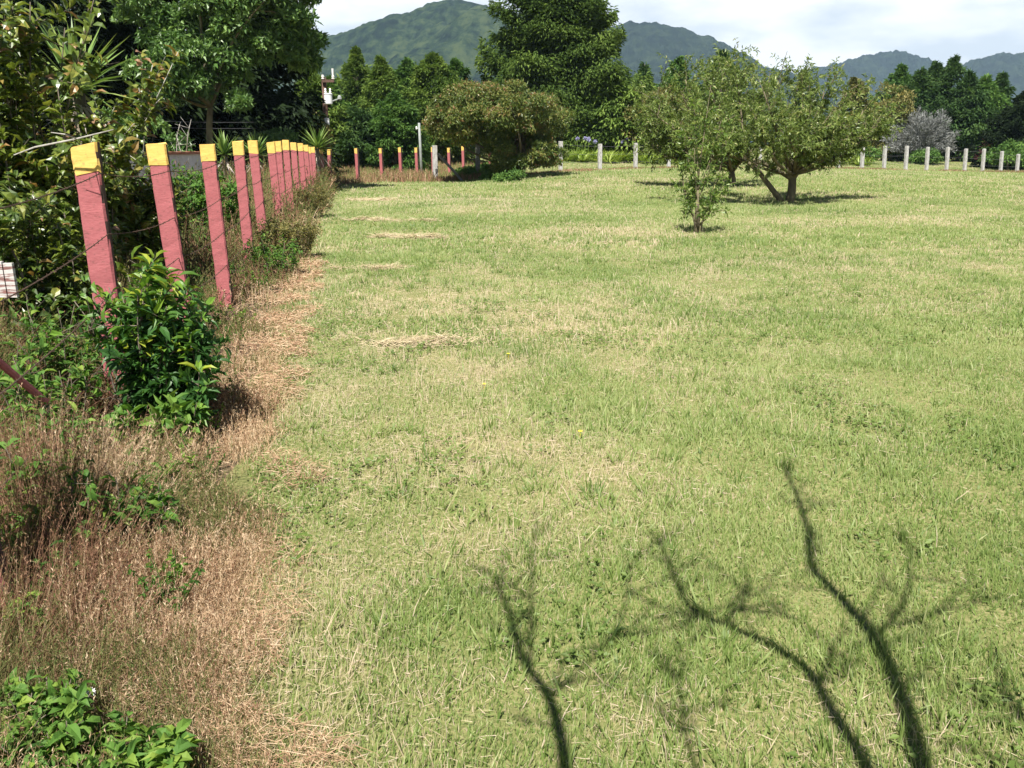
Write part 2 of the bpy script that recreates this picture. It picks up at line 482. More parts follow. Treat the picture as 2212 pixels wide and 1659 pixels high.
tag(g.build('ground', ground_mat(), smooth=True), kind='structure')

# ------------------------------------------------------------------ hills
def hill(name, px, dist, depth, mat, seed, canopy=7.0):
    px = np.array(px, float)
    P = np.array([at(X, Y, dist) for X, Y in px])
    xs = np.arange(P[0, 0], P[-1, 0], max(4.0, (P[-1, 0] - P[0, 0]) / 420))
    ys = np.linspace(-1, 1, 150)
    prof = np.interp(xs, P[:, 0], P[:, 2])
    ker = np.hanning(9)
    prof = np.convolve(np.pad(prof, 4, mode='edge'), ker / ker.sum(), 'valid')
    X, T = np.meshgrid(xs, ys, indexing='ij')
    spur = vnoise(X + 900, T * depth + 4000, depth * 0.35, seed, 4) - 0.5
    shape = 1 - np.abs(T) ** 1.25
    Z = prof[:, None] * shape + spur * prof[:, None] * 0.75 * np.sin(np.clip(np.abs(T), 0, 1) * math.pi)
    Yw = dist + T * depth + spur * depth * 0.2 * (1 - np.abs(T))
    Z = Z + canopy * 2.1 * (vnoise(X + 5000, Yw + 3000, 19, seed + 1, 3) - 0.42) * ss(1.0, 0.9, np.abs(T))
    Z = np.where(np.abs(T) > .999, -6, Z)
    g = Geo()
    a, b = X.shape
    i, j = np.meshgrid(np.arange(a - 1), np.arange(b - 1), indexing='ij')
    q = np.stack([i * b + j, (i + 1) * b + j, (i + 1) * b + j + 1, i * b + j + 1], -1).reshape(-1, 4)
    c = (float(X.mean()), dist, 0.0)
    g.add(np.stack([X, Yw, Z], -1).reshape(-1, 3), q, 0.5)
    return tag(g.build(name, mat, smooth=False, loc=c), kind='structure')

fm_a = forest_mat('hill_forest', (.004, .010, .007), (.015, .029, .013), (.042, .058, .022))
fm_b = forest_mat('far_hill_forest', (.003, .007, .005), (.008, .016, .009), (.020, .031, .014))
hill('hill', [(250, 300), (420, 200), (560, 130), (681, 88), (761, 69), (816, 48), (877, 30), (915, 20), (960, 5), (988, 6), (1011, 19), (1043, 24), (1068, 29), (1160, 55), (1260, 110), (1380, 200), (1480, 300)], 1300, 420, fm_a, 21, 8)
hill('hill', [(900, 269), (1050, 179), (1180, 109), (1260, 81), (1320, 63), (1374, 51), (1422, 54), (1470, 67), (1534, 83), (1566, 99), (1615, 131), (1680, 179), (1780, 289)], 1900, 520, fm_b, 22, 10)
hill('hill', [(1500, 293), (1600, 218), (1700, 173), (1782, 144), (1852, 129), (1876, 120), (1908, 118), (1948, 121), (1974, 133), (2001, 149), (2060, 183), (2160, 263)], 2500, 560, fm_b, 23, 12)
hill('hill', [(1880, 294), (1960, 214), (2030, 169), (2068, 150), (2108, 130), (2161, 120), (2212, 122), (2290, 114), (2400, 144), (2600, 264)], 2300, 560, fm_b, 24, 11)

# ------------------------------------------------------------------ lawn grass (nobody could count it)
def inside_lawn(x, y):
    return (x > edge_x(y) - 0.05 + 0.25 * (vnoise(x + 30, y + 30, .5, 8, 2) - .5)) & (y < row_y(x) - 0.6)

def straw_share(x, y):
    n = vnoise(x + 200, y + 200, 2.4, 12, 4)
    m = vnoise(x + 70, y + 300, .55, 13, 2)
    k = -.07 + (n - .5) * 1.9 * (1 - .45 * ss(8, 25, y)) + (m - .5) * .9 + .40 - .06 * ss(8, 25, y)
    k = k + .26 * np.exp(-((x + .3 - .0 * y) ** 2) / 1.6 - (y - 6) ** 2 / 14) - .18 * np.exp(-((x - 1.5) ** 2) / 5 - (y - 9.5) ** 2 / 14)
    k = k + .16 * np.exp(-((x - edge_x(y)) / .5) ** 2)
    return np.clip(k, .06, .92)

g = Geo()
for y0, y1, dens, ln, wd in ((.6, 3.2, 12500, .040, .0033), (3.2, 6.5, 7000, .040, .0043), (6.5, 13, 2900, .046, .0070), (13, 26, 850, .056, .0125), (26, 75, 200, .07, .024)):
    a1, a2 = .88 * (y1 ** 2 - y0 ** 2), 2.8 * (y1 - y0)
    n = int((a1 + a2) * dens)
    y = np.where(rng.random(n) < a1 / (a1 + a2), np.sqrt(rng.random(n) * (y1 ** 2 - y0 ** 2) + y0 ** 2), y0 + rng.random(n) * (y1 - y0))
    x = (rng.random(n) * 2 - 1) * (.88 * y + 1.4)
    ok = inside_lawn(x, y) | ((y > row_y(x) + .5) & (x > -3) & (rng.random(n) < .8))
    x, y = x[ok], y[ok]
    n = len(x)
    s = straw_share(x, y)
    dry = rng.random(n) < s
    lying = (dry & (rng.random(n) < .14)) | (rng.random(n) < .03)
    tall = (~lying) & (rng.random(n) < .022) & (vnoise(x, y, .7, 44, 2) > .42)
    az = rng.random(n) * 2 * math.pi
    tilt = np.where(lying, R(80) + rng.normal(0, .12, n), np.abs(rng.normal(0, .5, n)))
    U = np.stack([np.sin(tilt) * np.cos(az), np.sin(tilt) * np.sin(az), np.cos(tilt)], -1)
    Nn = np.stack([rng.normal(0, .4, n), -np.ones(n) + rng.normal(0, .5, n), .5 + rng.random(n) * .8], -1)
    clump = vnoise(x + 11, y + 7, .30, 15, 2) + .5 * (vnoise(x + 61, y + 27, 1.2, 53, 2) - .5)
    Lh = ln * (.45 + .9 * rng.random(n)) * np.clip(.25 + 1.45 * clump, .3, 1.8)
    Lh = np.where(lying, Lh * 1.05, Lh)
    Lh = np.where(tall, Lh * 1.7 + .025, np.where(dry & ~lying, Lh * .85, Lh))
    Wd = wd * (.5 + .9 * rng.random(n)) * np.where(dry, .58, 1.0) * np.where(tall, 1.7, 1)
    tt = np.where(dry, .58 + .42 * rng.random(n), .02 + .5 * np.clip(rng.normal(.5, .26, n) + (vnoise(x, y, 1.3, 16, 2) - .5) * .7, 0, 1))
    P = np.stack([x, y, ground_z(x, y) - .006 + np.where(lying, .012 + .02 * rng.random(n), 0)], -1)
    leaves(g, P, U, Nn, Lh, Wd, tt, 'blade', .28)
nt_ = 6500
y = np.sqrt(rng.random(nt_) * (15 ** 2 - 1.1) + 1.1)
x = (rng.random(nt_) * 2 - 1) * (.86 * y + .8)
ok = inside_lawn(x, y) & (vnoise(x + 3, y + 8, 1.1, 51, 3) + .25 * (rng.random(nt_) - .5) > .47)
x, y = x[ok], y[ok]
nb_ = 13
sp = .022 + .028 * rng.random(len(x))
xx, yy = np.repeat(x, nb_), np.repeat(y, nb_)
dxy = rng.normal(0, 1, (len(xx), 2)) * np.repeat(sp, nb_)[:, None]
P = np.stack([xx + dxy[:, 0], yy + dxy[:, 1], ground_z(xx, yy) - .005], -1)
U = np.concatenate([dxy * 9 + rng.normal(0, .22, (len(xx), 2)), np.ones((len(xx), 1))], 1)
big = np.repeat(.5 + rng.random(len(x)), nb_)
leaves(g, P, U, np.stack([rng.normal(0, .6, len(xx)), -np.ones(len(xx)), .5 + rng.random(len(xx))], -1), (.03 + .065 * rng.random(len(xx))) * (.6 + .5 * big), (.0035 + .0045 * rng.random(len(xx))) * np.maximum(1, yy * .12), np.clip(np.repeat(.04 + .30 * rng.random(len(x)), nb_) + rng.normal(0, .07, len(xx)), 0, .55), 'blade', .35)
nw = 17000
y = np.sqrt(rng.random(nw) * (9 ** 2 - 1.1) + 1.1)
x = (rng.random(nw) * 2 - 1) * (.86 * y + .8)
ok = inside_lawn(x, y) & (vnoise(x + 31, y + 18, .6, 52, 3) > .60)
x, y = x[ok], y[ok]
m = len(x)
for q in range(3):
    a = rng.random(m) * 6.3
    leaves(g, np.stack([x + rng.normal(0, .012, m), y + rng.normal(0, .012, m), ground_z(x, y) + .012 + .03 * rng.random(m)], -1), np.stack([np.cos(a), np.sin(a), .3 * np.ones(m)], -1), np.stack([rng.normal(0, .3, m), -.4 * np.ones(m), np.ones(m)], -1), .018 + .016 * rng.random(m), .012 + .008 * rng.random(m), .02 + .22 * rng.random(m), 'flat', .1)
tag(g.build('lawn_grass', M['grass']), 'mown green lawn flecked with dry straw', kind='stuff')

# ------------------------------------------------------------------ dry grass of the verges
def stalks(g, x, y, h, tint, lean=.22, wscale=1.0, heads=4):
    n = len(x)
    w = np.maximum(.0014, y * .00062) * wscale
    az = rng.random(n) * 2 * math.pi
    tl = np.abs(rng.normal(0, lean, n))
    U = np.stack([np.sin(tl) * np.cos(az), np.sin(tl) * np.sin(az), np.cos(tl)], -1)
    Nn = np.stack([rng.normal(0, .6, n), -np.ones(n), .3 + rng.random(n)], -1)
    P = np.stack([x, y, ground_z(x, y) - .01], -1)
    leaves(g, P, U, Nn, h, w, tint, 'blade', .22)
    for k in range(heads):                     # feathery seed heads
        f = .55 + .45 * rng.random(n)
        U2, N2, S2 = frames(U, Nn)
        Q = P + U2 * (h * f)[:, None] - N2 * (h * .22 * f * f)[:, None]
        D = unit(U2 * .8 + rand_unit(rng, n) * .6)
        leaves(g, Q, D, rand_unit(rng, n), np.minimum(h * .12, .006 + .0028 * y) * (.5 + rng.random(n)), w * 1.15, np.clip(tint + rng.normal(0, .1, n), 0, 1), 'flat', .2)

g = Geo()
for y0, y1, dens in ((1.3, 4.0, 10500), (4.0, 8, 4200), (8, 16, 900), (16, 38, 210)):
    wmax = 3.4
    n = int((y1 - y0) * wmax * dens)
    y = y0 + rng.random(n) * (y1 - y0)
    e = edge_x(y)
    x = e + .15 - rng.random(n) * wmax
    fx = fence_x(y)
    d = e - x                                    # distance into the verge
    wv = np.maximum(e - fx, .5)
    clump = vnoise(x + 40, y + 40, .45, 18, 3)
    ok = (d > rng.normal(.0, .07, n) + .22 * (vnoise(x + 15, y + 2, .7, 56, 2) - .4)) & (rng.random(n) < np.clip(3.2 * (clump - .37), .04, 1)) & (x > -.85 * y - .9)
    x, y, d, wv, clump = x[ok], y[ok], d[ok], wv[ok], clump[ok]
    n = len(x)
    near = ss(9, 13, y)
    near = ss(10, 14, y)
    hmax = .09 + .08 * ss(5.2, 4.2, y) + .08 * ss(8.5, 11, y) + .26 * ss(5, 3.6, y) * ss(.45, .9, d) * .5 + .38 * near + .24 * ss(1.1, 1.6, d / wv)
    h = (.09 + hmax * ss(.0, .75, d / wv)) * (.35 + .85 * rng.random(n)) * (.25 + 1.5 * clump)
    red = ss(.12, .68, d / wv + (vnoise(x, y, .8, 19, 2) - .5) * 1.2)
    tint = np.where(red > rng.random(n), rng.normal(.46, .11, n), rng.normal(.82, .10, n))
    grn = .10 + vnoise(x + 9, y + 3, .55, 20, 3) + .16 * ss(7, 12, y) + .13 * ss(.45, 1.1, d / wv)
    tint = np.where(rng.random(n) < ss(.5, .8, grn) * .8, rng.random(n) * .3, tint)
    stalks(g, x, y, h, tint, .55, 1.0, 7)
n = 26000
y = 1.2 + 11 * rng.random(n) ** 1.5
x = edge_x(y) + .10 - np.abs(rng.normal(0, .30, n)) + .55 * (vnoise(y * 3, y * 0, .8, 57, 2) - .5)
ok = (vnoise(x + 22, y + 12, .45, 58, 3) + rng.normal(0, .06, n) > .44) & (x > fence_x(y) + .15)
x, y = x[ok], y[ok]
n = len(x)
az = rng.random(n) * 2 * math.pi
leaves(g, np.stack([x, y, ground_z(x, y) + .01 + .05 * rng.random(n)], -1), np.stack([np.cos(az), np.sin(az), rng.normal(.15, .25, n)], -1), np.stack([rng.normal(0, .5, n), rng.normal(-.3, .5, n), np.ones(n)], -1), .03 + .075 * rng.random(n), np.maximum(.0017, y * .0007), np.clip(rng.normal(.74, .15, n), 0, 1), 'blade', .3)
tag(g.build('dry_grass', M['dry']), 'tall reddish brown dry grass along the red fence', kind='stuff')

g = Geo()                                        # small weeds scattered through the verge
rw = np.random.default_rng(909)
for q in range(330):
    y = 1.5 + 9.5 * rw.random() ** 1.3
    wv = edge_x(y) - fence_x(y)
    x = edge_x(y) - .25 - rw.random() * (wv + 1.2)
    if vnoise(np.array([x + 77.]), np.array([y + 33.]), 1.0, 91, 2)[0] < .45 or (x < -2.2 and 3.6 < y < 4.8):
        continue
    c = np.array([x, y, gz(x, y)])
    lf, hh, tn = .016 + .022 * rw.random(), .10 + .26 * rw.random(), .15 + .7 * rw.random()
    for st_ in range(rw.integers(2, 6)):
        e = c + np.array([rw.normal(0, .08), rw.normal(0, .08), hh * (.6 + .5 * rw.random())])
        tube(g, curve(c, e, rw.normal(0, .012, 3), 4), [.0022, .002, .0015, .001], 4, tn * .5, False)
        m = int(9 + 14 * rw.random())
        t = .2 + .8 * rw.random(m)
        leaves(g, c * (1 - t)[:, None] + e * t[:, None], rand_unit(rw, m) + np.array([0, 0, .2]), rand_unit(rw, m) * .6 + np.array([0, -.2, .9]), lf * (.5 + rw.random(m)), lf * .5 * (.6 + .8 * rw.random(m)), np.clip(tn + rw.normal(0, .15, m), 0, 1), 'flat', .3)
tag(g.build('verge_weeds', M['weed']), 'small green weeds scattered through the dry grass of the verge', kind='stuff')

g = Geo()                                        # the strip in front of the far fences
n = 26000
x = -10 + rng.random(n) ** .8 * 46
y = row_y(x) - .7 + rng.normal(0, .55, n) + (vnoise(x + 70, np.full(n, 3.0), 1.5, 28, 2) - .5) * 2.0 + 1.2 * (rng.random(n) < .4) * rng.random(n) * ss(0, -3, x)
low = ss(-3, 2, x)
ok = rng.random(n) < 1.1 - .55 * low
x, y, low = x[ok], y[ok], low[ok]
n = len(x)
h = (.50 - .36 * low) * (.3 + .8 * rng.random(n)) * (.15 + 1.5 * vnoise(x + 50, y, 1.3, 25, 3))
stalks(g, x, y, h, np.where(rng.random(n) < .30, rng.normal(.5, .12, n), rng.random(n) * .9 * (.3 + vnoise(x, y + 9, 2.2, 27, 2))), .3, .9, 3)
n = 16000                                        # slope beyond the far red posts
x = -16 + rng.random(n) * 15
y = 41 + rng.random(n) * 20
ok = y > row_y(x) + 1.2
x, y = x[ok], y[ok]
n = len(x)
stalks(g, x, y, .12 + .25 * rng.random(n), np.where(rng.random(n) < .35, rng.normal(.5, .12, n), rng.random(n) * .3), .3, .9, 2)
tag(g.build('rough_grass', M['dry']), 'rough browned grass at the feet of the far fences', kind='stuff')

# ------------------------------------------------------------------ straw heaps on the lawn
for X, Y, w, d, hh, lab in ((800, 433, 1.7, .7, .04, 'thin straw streak on the lawn nearest the far red posts'),
                            (845, 478, 1.35, .55, .05, 'small pale straw heap, second in line from the far red posts'),
                            (868, 514, 1.1, .5, .08, 'rounded pinkish straw heap, third in line from the far red posts'),
                            (815, 582, .75, .28, .03, 'narrow straw heap, fourth in line from the far red posts'),
                            (905, 742, .85, .24, .025, 'long flat straw swath on the lawn nearest the camera')):
    c = ground_at(X, Y)
    n = 1000
    a, r_ = rng.random(n) * 2 * math.pi, np.sqrt(rng.random(n)) * (1 + .30 * rng.normal(0, 1, n))
    r_ = r_ * (.55 + .9 * vnoise(np.cos(a) * 2 + X, np.sin(a) * 2 + Y, 1.0, 29, 2))
    lobe = rng.integers(0, 6, n)
    lx, ly, ls = rng.normal(0, .26, 6) * w, rng.normal(0, .30, 6) * d, .3 + .5 * rng.random(6)
    x, y = c[0] + lx[lobe] + r_ * ls[lobe] * np.cos(a) * w / 2, c[1] + ly[lobe] + r_ * ls[lobe] * np.sin(a) * d / 2
    hz = hh * np.clip(1 - r_ ** 2, 0, 1) * rng.random(n) + .018
    az = rng.normal(0, .9, n) + math.pi * (rng.random(n) < .5)
    U = np.stack([np.cos(az), np.sin(az), rng.normal(.05, .2, n)], -1)
    g = Geo()
    sz = c[1] / 12
    leaves(g, np.stack([x, y, ground_z(x, y) + hz], -1), U, np.stack([rng.normal(0, .5, n), rng.normal(-.3, .5, n), np.ones(n)], -1), (.09 + .12 * rng.random(n)) * (.7 + .3 * sz), .006 * max(sz, .8), rng.random(n), 'blade', .1)
    tag(g.build('straw_heap', M['straw'], loc=c), lab, 'straw heap', 'straw left on the lawn')

# ------------------------------------------------------------------ fence posts
ORD = ['first', 'second', 'third', 'fourth', 'fifth', 'sixth', 'seventh', 'eighth', 'ninth', 'tenth', 'eleventh', 'twelfth', 'thirteenth', 'fourteenth', 'fifteenth', 'sixteenth', 'seventeenth', 'eighteenth', 'nineteenth', 'twentieth']

def board(g, w, d, z0, z1, slope=0.0, jit=.004, n=16, seed=0, ragged=0.0):
    """a sawn post: rings of eight points with chamfered corners and uneven edges"""
    r_ = np.random.default_rng(seed)
    c = .012
    prof = np.array([(-w / 2 + c, -d / 2), (w / 2 - c, -d / 2), (w / 2, -d / 2 + c), (w / 2, d / 2 - c), (w / 2 - c, d / 2), (-w / 2 + c, d / 2), (-w / 2, d / 2 - c), (-w / 2, -d / 2 + c)])
    zs = np.linspace(z0, z1, n)
    V = np.zeros((n, 8, 3))
    for k, z in enumerate(zs):
        jj = r_.normal(0, jit, (8, 2)) if 0 < k < n - 1 else r_.normal(0, jit * .4, (8, 2))
        V[k, :, :2] = prof + jj
        V[k, :, 2] = z + (slope * prof[:, 0] + r_.normal(0, .003, 8) if k == n - 1 else 0) + (r_.normal(0, ragged, 8) if k == 0 and ragged else 0)
    i, j = np.meshgrid(np.arange(n - 1), np.arange(8), indexing='ij')
    q = np.stack([i * 8 + j, i * 8 + (j + 1) % 8, (i + 1) * 8 + (j + 1) % 8, (i + 1) * 8 + j], -1).reshape(-1, 4)
    t = (n - 1) * 8
    top = np.array([(t, t + 1, t + 2, t + 3), (t + 3, t + 4, t + 5, t + 6), (t + 6, t + 7, t, t + 3)])
    bot = np.array([(3, 2, 1, 0), (6, 5, 4, 3), (3, 0, 7, 6)])
    g.add(V.reshape(-1, 3), np.concatenate([q, top, bot]), 0.5)

def shade_side(o):
    """dark timber colour on the field-side edge, putting extra shade into that face"""
    o.data.materials.append(M['shade_timber'])
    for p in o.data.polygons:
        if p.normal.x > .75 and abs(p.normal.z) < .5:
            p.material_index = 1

FA = math.atan2(.171, 1.0)                          # heading of the side fence
def red_post(x, y, ztop, label, group, w=.14, d=.07, tip=.20, slope=0.0, lean=(0, 0), rot=FA, seed=0, detail=True):
    z0 = gz(x, y)
    H = ztop - z0
    x = x - H * math.sin(lean[0])
    root = thing('fence_post', label, 'fence post', (x, y, z0), group)
    g = Geo()
    board(g, w, d, -.12, H - tip + .03, 0, .0012, 30 if detail else 6, seed)
    o1 = g.build('shaft', M['red_paint'], root)
    shade_side(o1)
    g = Geo()
    board(g, w + .006, d + .006, H - tip, H, slope, .001, 5, seed + 500, ragged=.009)
    o2 = g.build('painted_tip', M['yellow_paint'], root)
    shade_side(o2)
    root.rotation_euler = (lean[1], lean[0], rot)
    return root

SIDE = 'red posts of the side fence'
SRC = 2212 / 2500
tops = [(208, 354), (383, 351), (507, 353), (581, 345), (617, 343.5), (661, 347), (677.5, 345.5), (697, 342), (716, 348), (733, 350), (746, 354), (752.5, 358), (763, 359), (775, 360.5), (784, 363.5)]
post_xy = []
for k, (sx, sy) in enumerate(tops):
    d = ray(sx * SRC, sy * SRC)
    u = d[0] / d[1]
    # intersect with the line of the fence x = -2.5 - .171 (y - 4.9)
    y = (-2.5 + .171 * 4.9) / (u + .171)
    y = {1: 6.45, 2: 8.3}.get(k, y)
    p = at(sx * SRC, sy * SRC, y)
    lab = ('big nearest red fence post with a yellow tip, behind the glossy green shrub' if k == 0 else
           f'red post with yellow tip, {ORD[k - 1]} beyond the glossy shrub along the side fence')
    red_post(p[0], y, p[2], lab, SIDE, w=.136 if k else .146, tip=(.155, .155, .15, .175, .18, .19, .19, .2, .19, .19, .18, .19, .18, .19, .19)[k], slope=(.25, .0, .0, -.0, 0, .12, .05, 0, -.05, 0, 0, -.2, 0, 0, 0)[k],
             lean=(-.004 if k == 0 else (-.045, -.02, -.012, -.03, -.03, -.015, -.01, -.01, -.015, -.015, -.02, -.01, -.01, -.01)[k - 1], 0), seed=k, detail=k < 8)
    post_xy.append((p[0], y, p[2]))
# the post at the picture's edge, closest of all
red_post(-1.785, 2.34, 1.50, 'closest red fence post, only its dark edge showing above the leafy weeds', SIDE, lean=(-.10, 0), seed=77)
post_xy.insert(0, (-1.785, 2.34, 1.5))

far_posts = [(805.5, 365, 38.3), (869.5, 362, 39.6), (929, 362, 41.2), (976, 360, 42.9), (1016, 360.5, 44.6), (1056, 359, 46.4), (1095.5, 361, 48.2), (1130, 357, 50.0), (1195, 356, 53.5)]
far_lab = ['corner red post with yellow tip, leaning, where the side fence turns'] + [f'narrow red post with yellow tip, {ORD[k]} from the corner along the far fence' for k in range(8)]
far_lab[5] = 'red post half hidden behind the white braced corner post'
far_lab[8] = 'red post partly covered by the branches of the round bush'
for k, (sx, sy, y) in enumerate(far_posts):
    p = at(sx * SRC, sy * SRC, y)
    red_post(p[0], y, p[2], far_lab[k], 'red posts of the far fence', w=.17 if k else .19, d=.12, tip=.24, lean=(.045 if k == 0 else -.02, 0), rot=-.6, seed=40 + k, detail=False)

# barbed wire on the side fence
frac = [.885, .665, .46, .265, .10]
for wi, fr in enumerate(frac):
    g = Geo()
    pts, brb = [], []
    for k, (x, y, zt) in enumerate(post_xy):
        z0 = gz(x, y)
        z = z0 + (zt - z0) * (fr + .012 * math.sin(k * 2.1 + wi))
        a = np.array([x + .084, y - .035, z])                # stapled to the field side of the post
        if pts:
            pr = pts[-1]
            for t in np.linspace(0, 1, 9)[1:-1]:
                pts.append(pr * (1 - t) + a * t + np.array([0, 0, -.03 * 4 * t * (1 - t)]))
        pts.append(a)
    pts = np.array(pts)
    seg = np.linalg.norm(np.diff(pts, axis=0), axis=1)
    keep = np.concatenate([[True], seg > .004])
    tube(g, pts[keep], .0032, 5, .5)
    s_ = np.concatenate([[0], np.cumsum(np.linalg.norm(np.diff(pts[keep], axis=0), axis=1))])
    for s in np.arange(.06, min(s_[-1], 22), .115):
        p = np.array([np.interp(s, s_, pts[keep][:, q_]) for q_ in range(3)])
        for dv in rand_unit(rng, 2):
            tube(g, [p - dv * .013, p + dv * .013], .0014, 4, .5)
    names = ['topmost', 'second highest', 'middle', 'second lowest', 'lowest']
    tag(g.build('barbed_wire', M['wire'], loc=post_xy[1]), f'{names[wi]} rusty barbed wire strand strung along the red side fence', 'barbed wire', 'barbed wire of the side fence')

# white concrete posts
WHITE = 'white concrete posts of the far fence'
def concrete_post(x, y, ztop, label, w=.13, mat='concrete', seed=0):
    z0 = gz(x, y)
    lean = -.115 * max(x / y, 0) / .6
    x = x - (ztop - z0) * math.sin(lean)
    g = Geo()
    board(g, w, w, -.1, ztop - z0, 0, .0035, 9, seed)
    o = g.build('concrete_post', M[mat])
    o.location = (x, y, z0)
    o.rotation_euler = (0, lean, .45)
    return tag(o, label, 'concrete post', WHITE)
p = at(1061 * SRC, 355 * SRC, 40.2)
concrete_post(p[0], 40.2, p[2], 'white corner post with flaking limewash, braced by a leaning pole', .20, 'concrete', 1)
q_ = at(1166 * SRC, 353 * SRC, 41.6)
concrete_post(q_[0], 41.6, q_[2], 'dark weathered concrete post just left of the round bush', .19, 'concrete_old', 2)
q2 = at(1268 * SRC, 350 * SRC, 42.8)
wx = [1369, 1465, 1552, 1633, 1711, 1786, 1856, 1924, 1986, 2048, 2106, 2160, 2213, 2264, 2313, 2357, 2401, 2445, 2485]
wy = [345, 351, 349, 354, 353, 352, 354, 353, 353, 354, 352, 356, 356, 359, 359, 363, 363, 369, 376]
for k, (sx, sy) in enumerate(zip(wx, wy)):
    d = ray(sx * SRC, sy * SRC)
    u = d[0] / d[1]
    y = (43.6 - .5015 * 2.5) / (1 - .5015 * u)
    p2 = at(sx * SRC, sy * SRC, y)
    concrete_post(p2[0], y, p2[2], f'white concrete fence post, {ORD[k]} along the row right of the round bush', .17 if k < 9 else .18, 'concrete', 10 + k)
for wi, fr in enumerate((.9, .6, .3)):
    g = Geo()
    pts = []
    for k, (sx, sy) in enumerate(zip(wx, wy)):
        u = ray(sx * SRC, sy * SRC)
        u = u[0] / u[1]
        y = (43.6 - .5015 * 2.5) / (1 - .5015 * u)
        zt = at(sx * SRC, sy * SRC, y)[2]
        a = np.array([u * y - .05, y - .12, gz(u * y, y) + (zt - gz(u * y, y)) * fr])
        if pts:
            pts.append((pts[-1] + a) / 2 - np.array([0, 0, .03]))
        pts.append(a)
    tube(g, pts, .006, 4, .5)
    tag(g.build('fence_wire', M['cable'], loc=pts[0]), ('top', 'middle', 'bottom')[wi] + ' thin wire strung along the white concrete posts', 'wire', 'wires of the white post fence')
g = Geo()                                            # brace of the corner post
b0, b1 = at(1072 * SRC, 379 * SRC, 40.0), at(1131 * SRC, 434 * SRC, 39.2)
b1[2] = gz(b1[0], b1[1])
tube(g, [b0 + (b0 - b1) * .03, b0 * .7 + b1 * .3, b0 * .35 + b1 * .65, b1 - np.array([0, 0, .05])], [.07, .065, .065, .06], 8, .5)
tag(g.build('brace_pole', M['concrete_old'], loc=b1), 'slanting grey brace pole leaning on the white corner post', 'brace')
g = Geo()                                            # leaning rail low at the left edge
a0, a1 = at(-60, 733, 3.3), at(85, 856, 3.6)
tube(g, [a0, a0 * .5 + a1 * .5, a1 + (a1 - a0) * .12], [.017, .017, .017], 8, .5)
tag(g.build('brace_rail', M['red_paint'], loc=a1), 'slanting thin red brace rail sunk in the weeds beside the fence', 'brace')

# steel pole
p0 = at(1030 * SRC, 430 * SRC, 43.0)
p1 = at(1023 * SRC, 300 * SRC, 43.0)
p0[2] = gz(p0[0], 43.0)
root = thing('steel_pole', 'thin grey steel pole rising above the far red posts', 'pole', p0)
g = Geo()
tube(g, [p0 - np.array([0, 0, .2]), p0 * .5 + p1 * .5, p1], [.075, .065, .06], 10)
part(g, 'shaft', M['galv'], root, True)
g = Geo()
lathe(g, p1 + np.array([-.13, 0, -.32]), [(0, .03), (.03, .045), (.12, .045), (.16, .03)], 10)
box(g, p1 + np.array([-.13, -.02, -.27]), p1 + np.array([-.055, .02, -.23]))
part(g, 'insulator', M['porcelain'], root)

# utility pole with transformer
UY = 47.0
def up(X, Y, dy=0.0):
    return at((600 + .3617 * X) * SRC, .3617 * Y * SRC, UY + dy)
def ux(X, Y, dy=0.0):                              # from the crop that starts at (750, 50)
    return at((750 + .211 * X) * SRC, (50 + .211 * Y) * SRC, UY + dy)
b, t = ux(222, 1380), ux(192, 660)
b[2] = gz(b[0], UY)
root = thing('utility_pole', 'brown utility pole with a white transformer can and crossarm before the conifers', 'utility pole', b)
g = Geo()
tube(g, [b - np.array([0, 0, .3]), b * .5 + t * .5, t], [.17, .15, .12], 10)
part(g, 'pole', M['creosote'], root, True)
g = Geo()
l, r_ = ux(170, 700, -.2), ux(312, 690, -.2)
box(g, (l[0], l[1] - .06, l[2] - .07), (r_[0], r_[1] + .06, l[2] + .07))
arm = part(g, 'crossarm', M['creosote'], root)
for X in (300, 182):
    g = Geo()
    c = ux(X, 690, -.2)
    tall_ = .55 if X == 300 else .25
    lathe(g, (c[0], c[1], l[2] + .07), [(0, .05), (.05, .09), (.10, .05), (.15, .09), (.20, .05), (tall_, .06)], 10)
    part(g, 'insulator', M['porcelain'], root)
g = Geo()
c = ux(248, 972, -.42)
zt = ux(248, 842, -.42)[2] - c[2]
lathe(g, c, [(0, .17), (.04, .215), (zt - .08, .215), (zt - .04, .235), (zt, .18)], 16)
tank = part(g, 'transformer', M['transformer'], root, False)
for dx in (-.13, .12):
    g = Geo()
    lathe(g, (c[0] + dx, c[1], c[2] + zt + .002), [(0, .04), (.06, .07), (.12, .04), (.18, .06), (.24, .03)], 8)
    o = g.build('bushing', M['porcelain'], None, False, loc=root.location)
    o.location = (0, 0, 0)
    o.parent = tank
g = Geo()
e0, e1 = ux(286, 935, -.4), ux(375, 905, -.4)
tube(g, [e0, e1], .035, 6)
lathe(g, e1 - np.array([0, 0, .08]), [(0, .06), (.06, .12), (.18, .10), (.26, .05)], 10)
part(g, 'street_light_arm', M['galv'], root)
g = Geo()
c2 = ux(232, 1170, -.2)
box(g, c2 - np.array([.11, .08, .17]), c2 + np.array([.11, .08, .2]))
part(g, 'meter_box', M['transformer'], root)

for k, (yy, lab) in enumerate(((770, 'upper thin service cable running into the dark trees from the utility pole'), (812, 'lower thin service cable running into the dark trees from the utility pole'))):
    A = up(535, yy + 25)
    B = at(90, (yy - 5) * .32, 26.0)
    g = Geo()
    tube(g, curve(A, B, (0, 0, -.25), 24), .012, 5)
    tag(g.build('service_cable', M['cable'], loc=A), lab, 'cable', 'service cables')

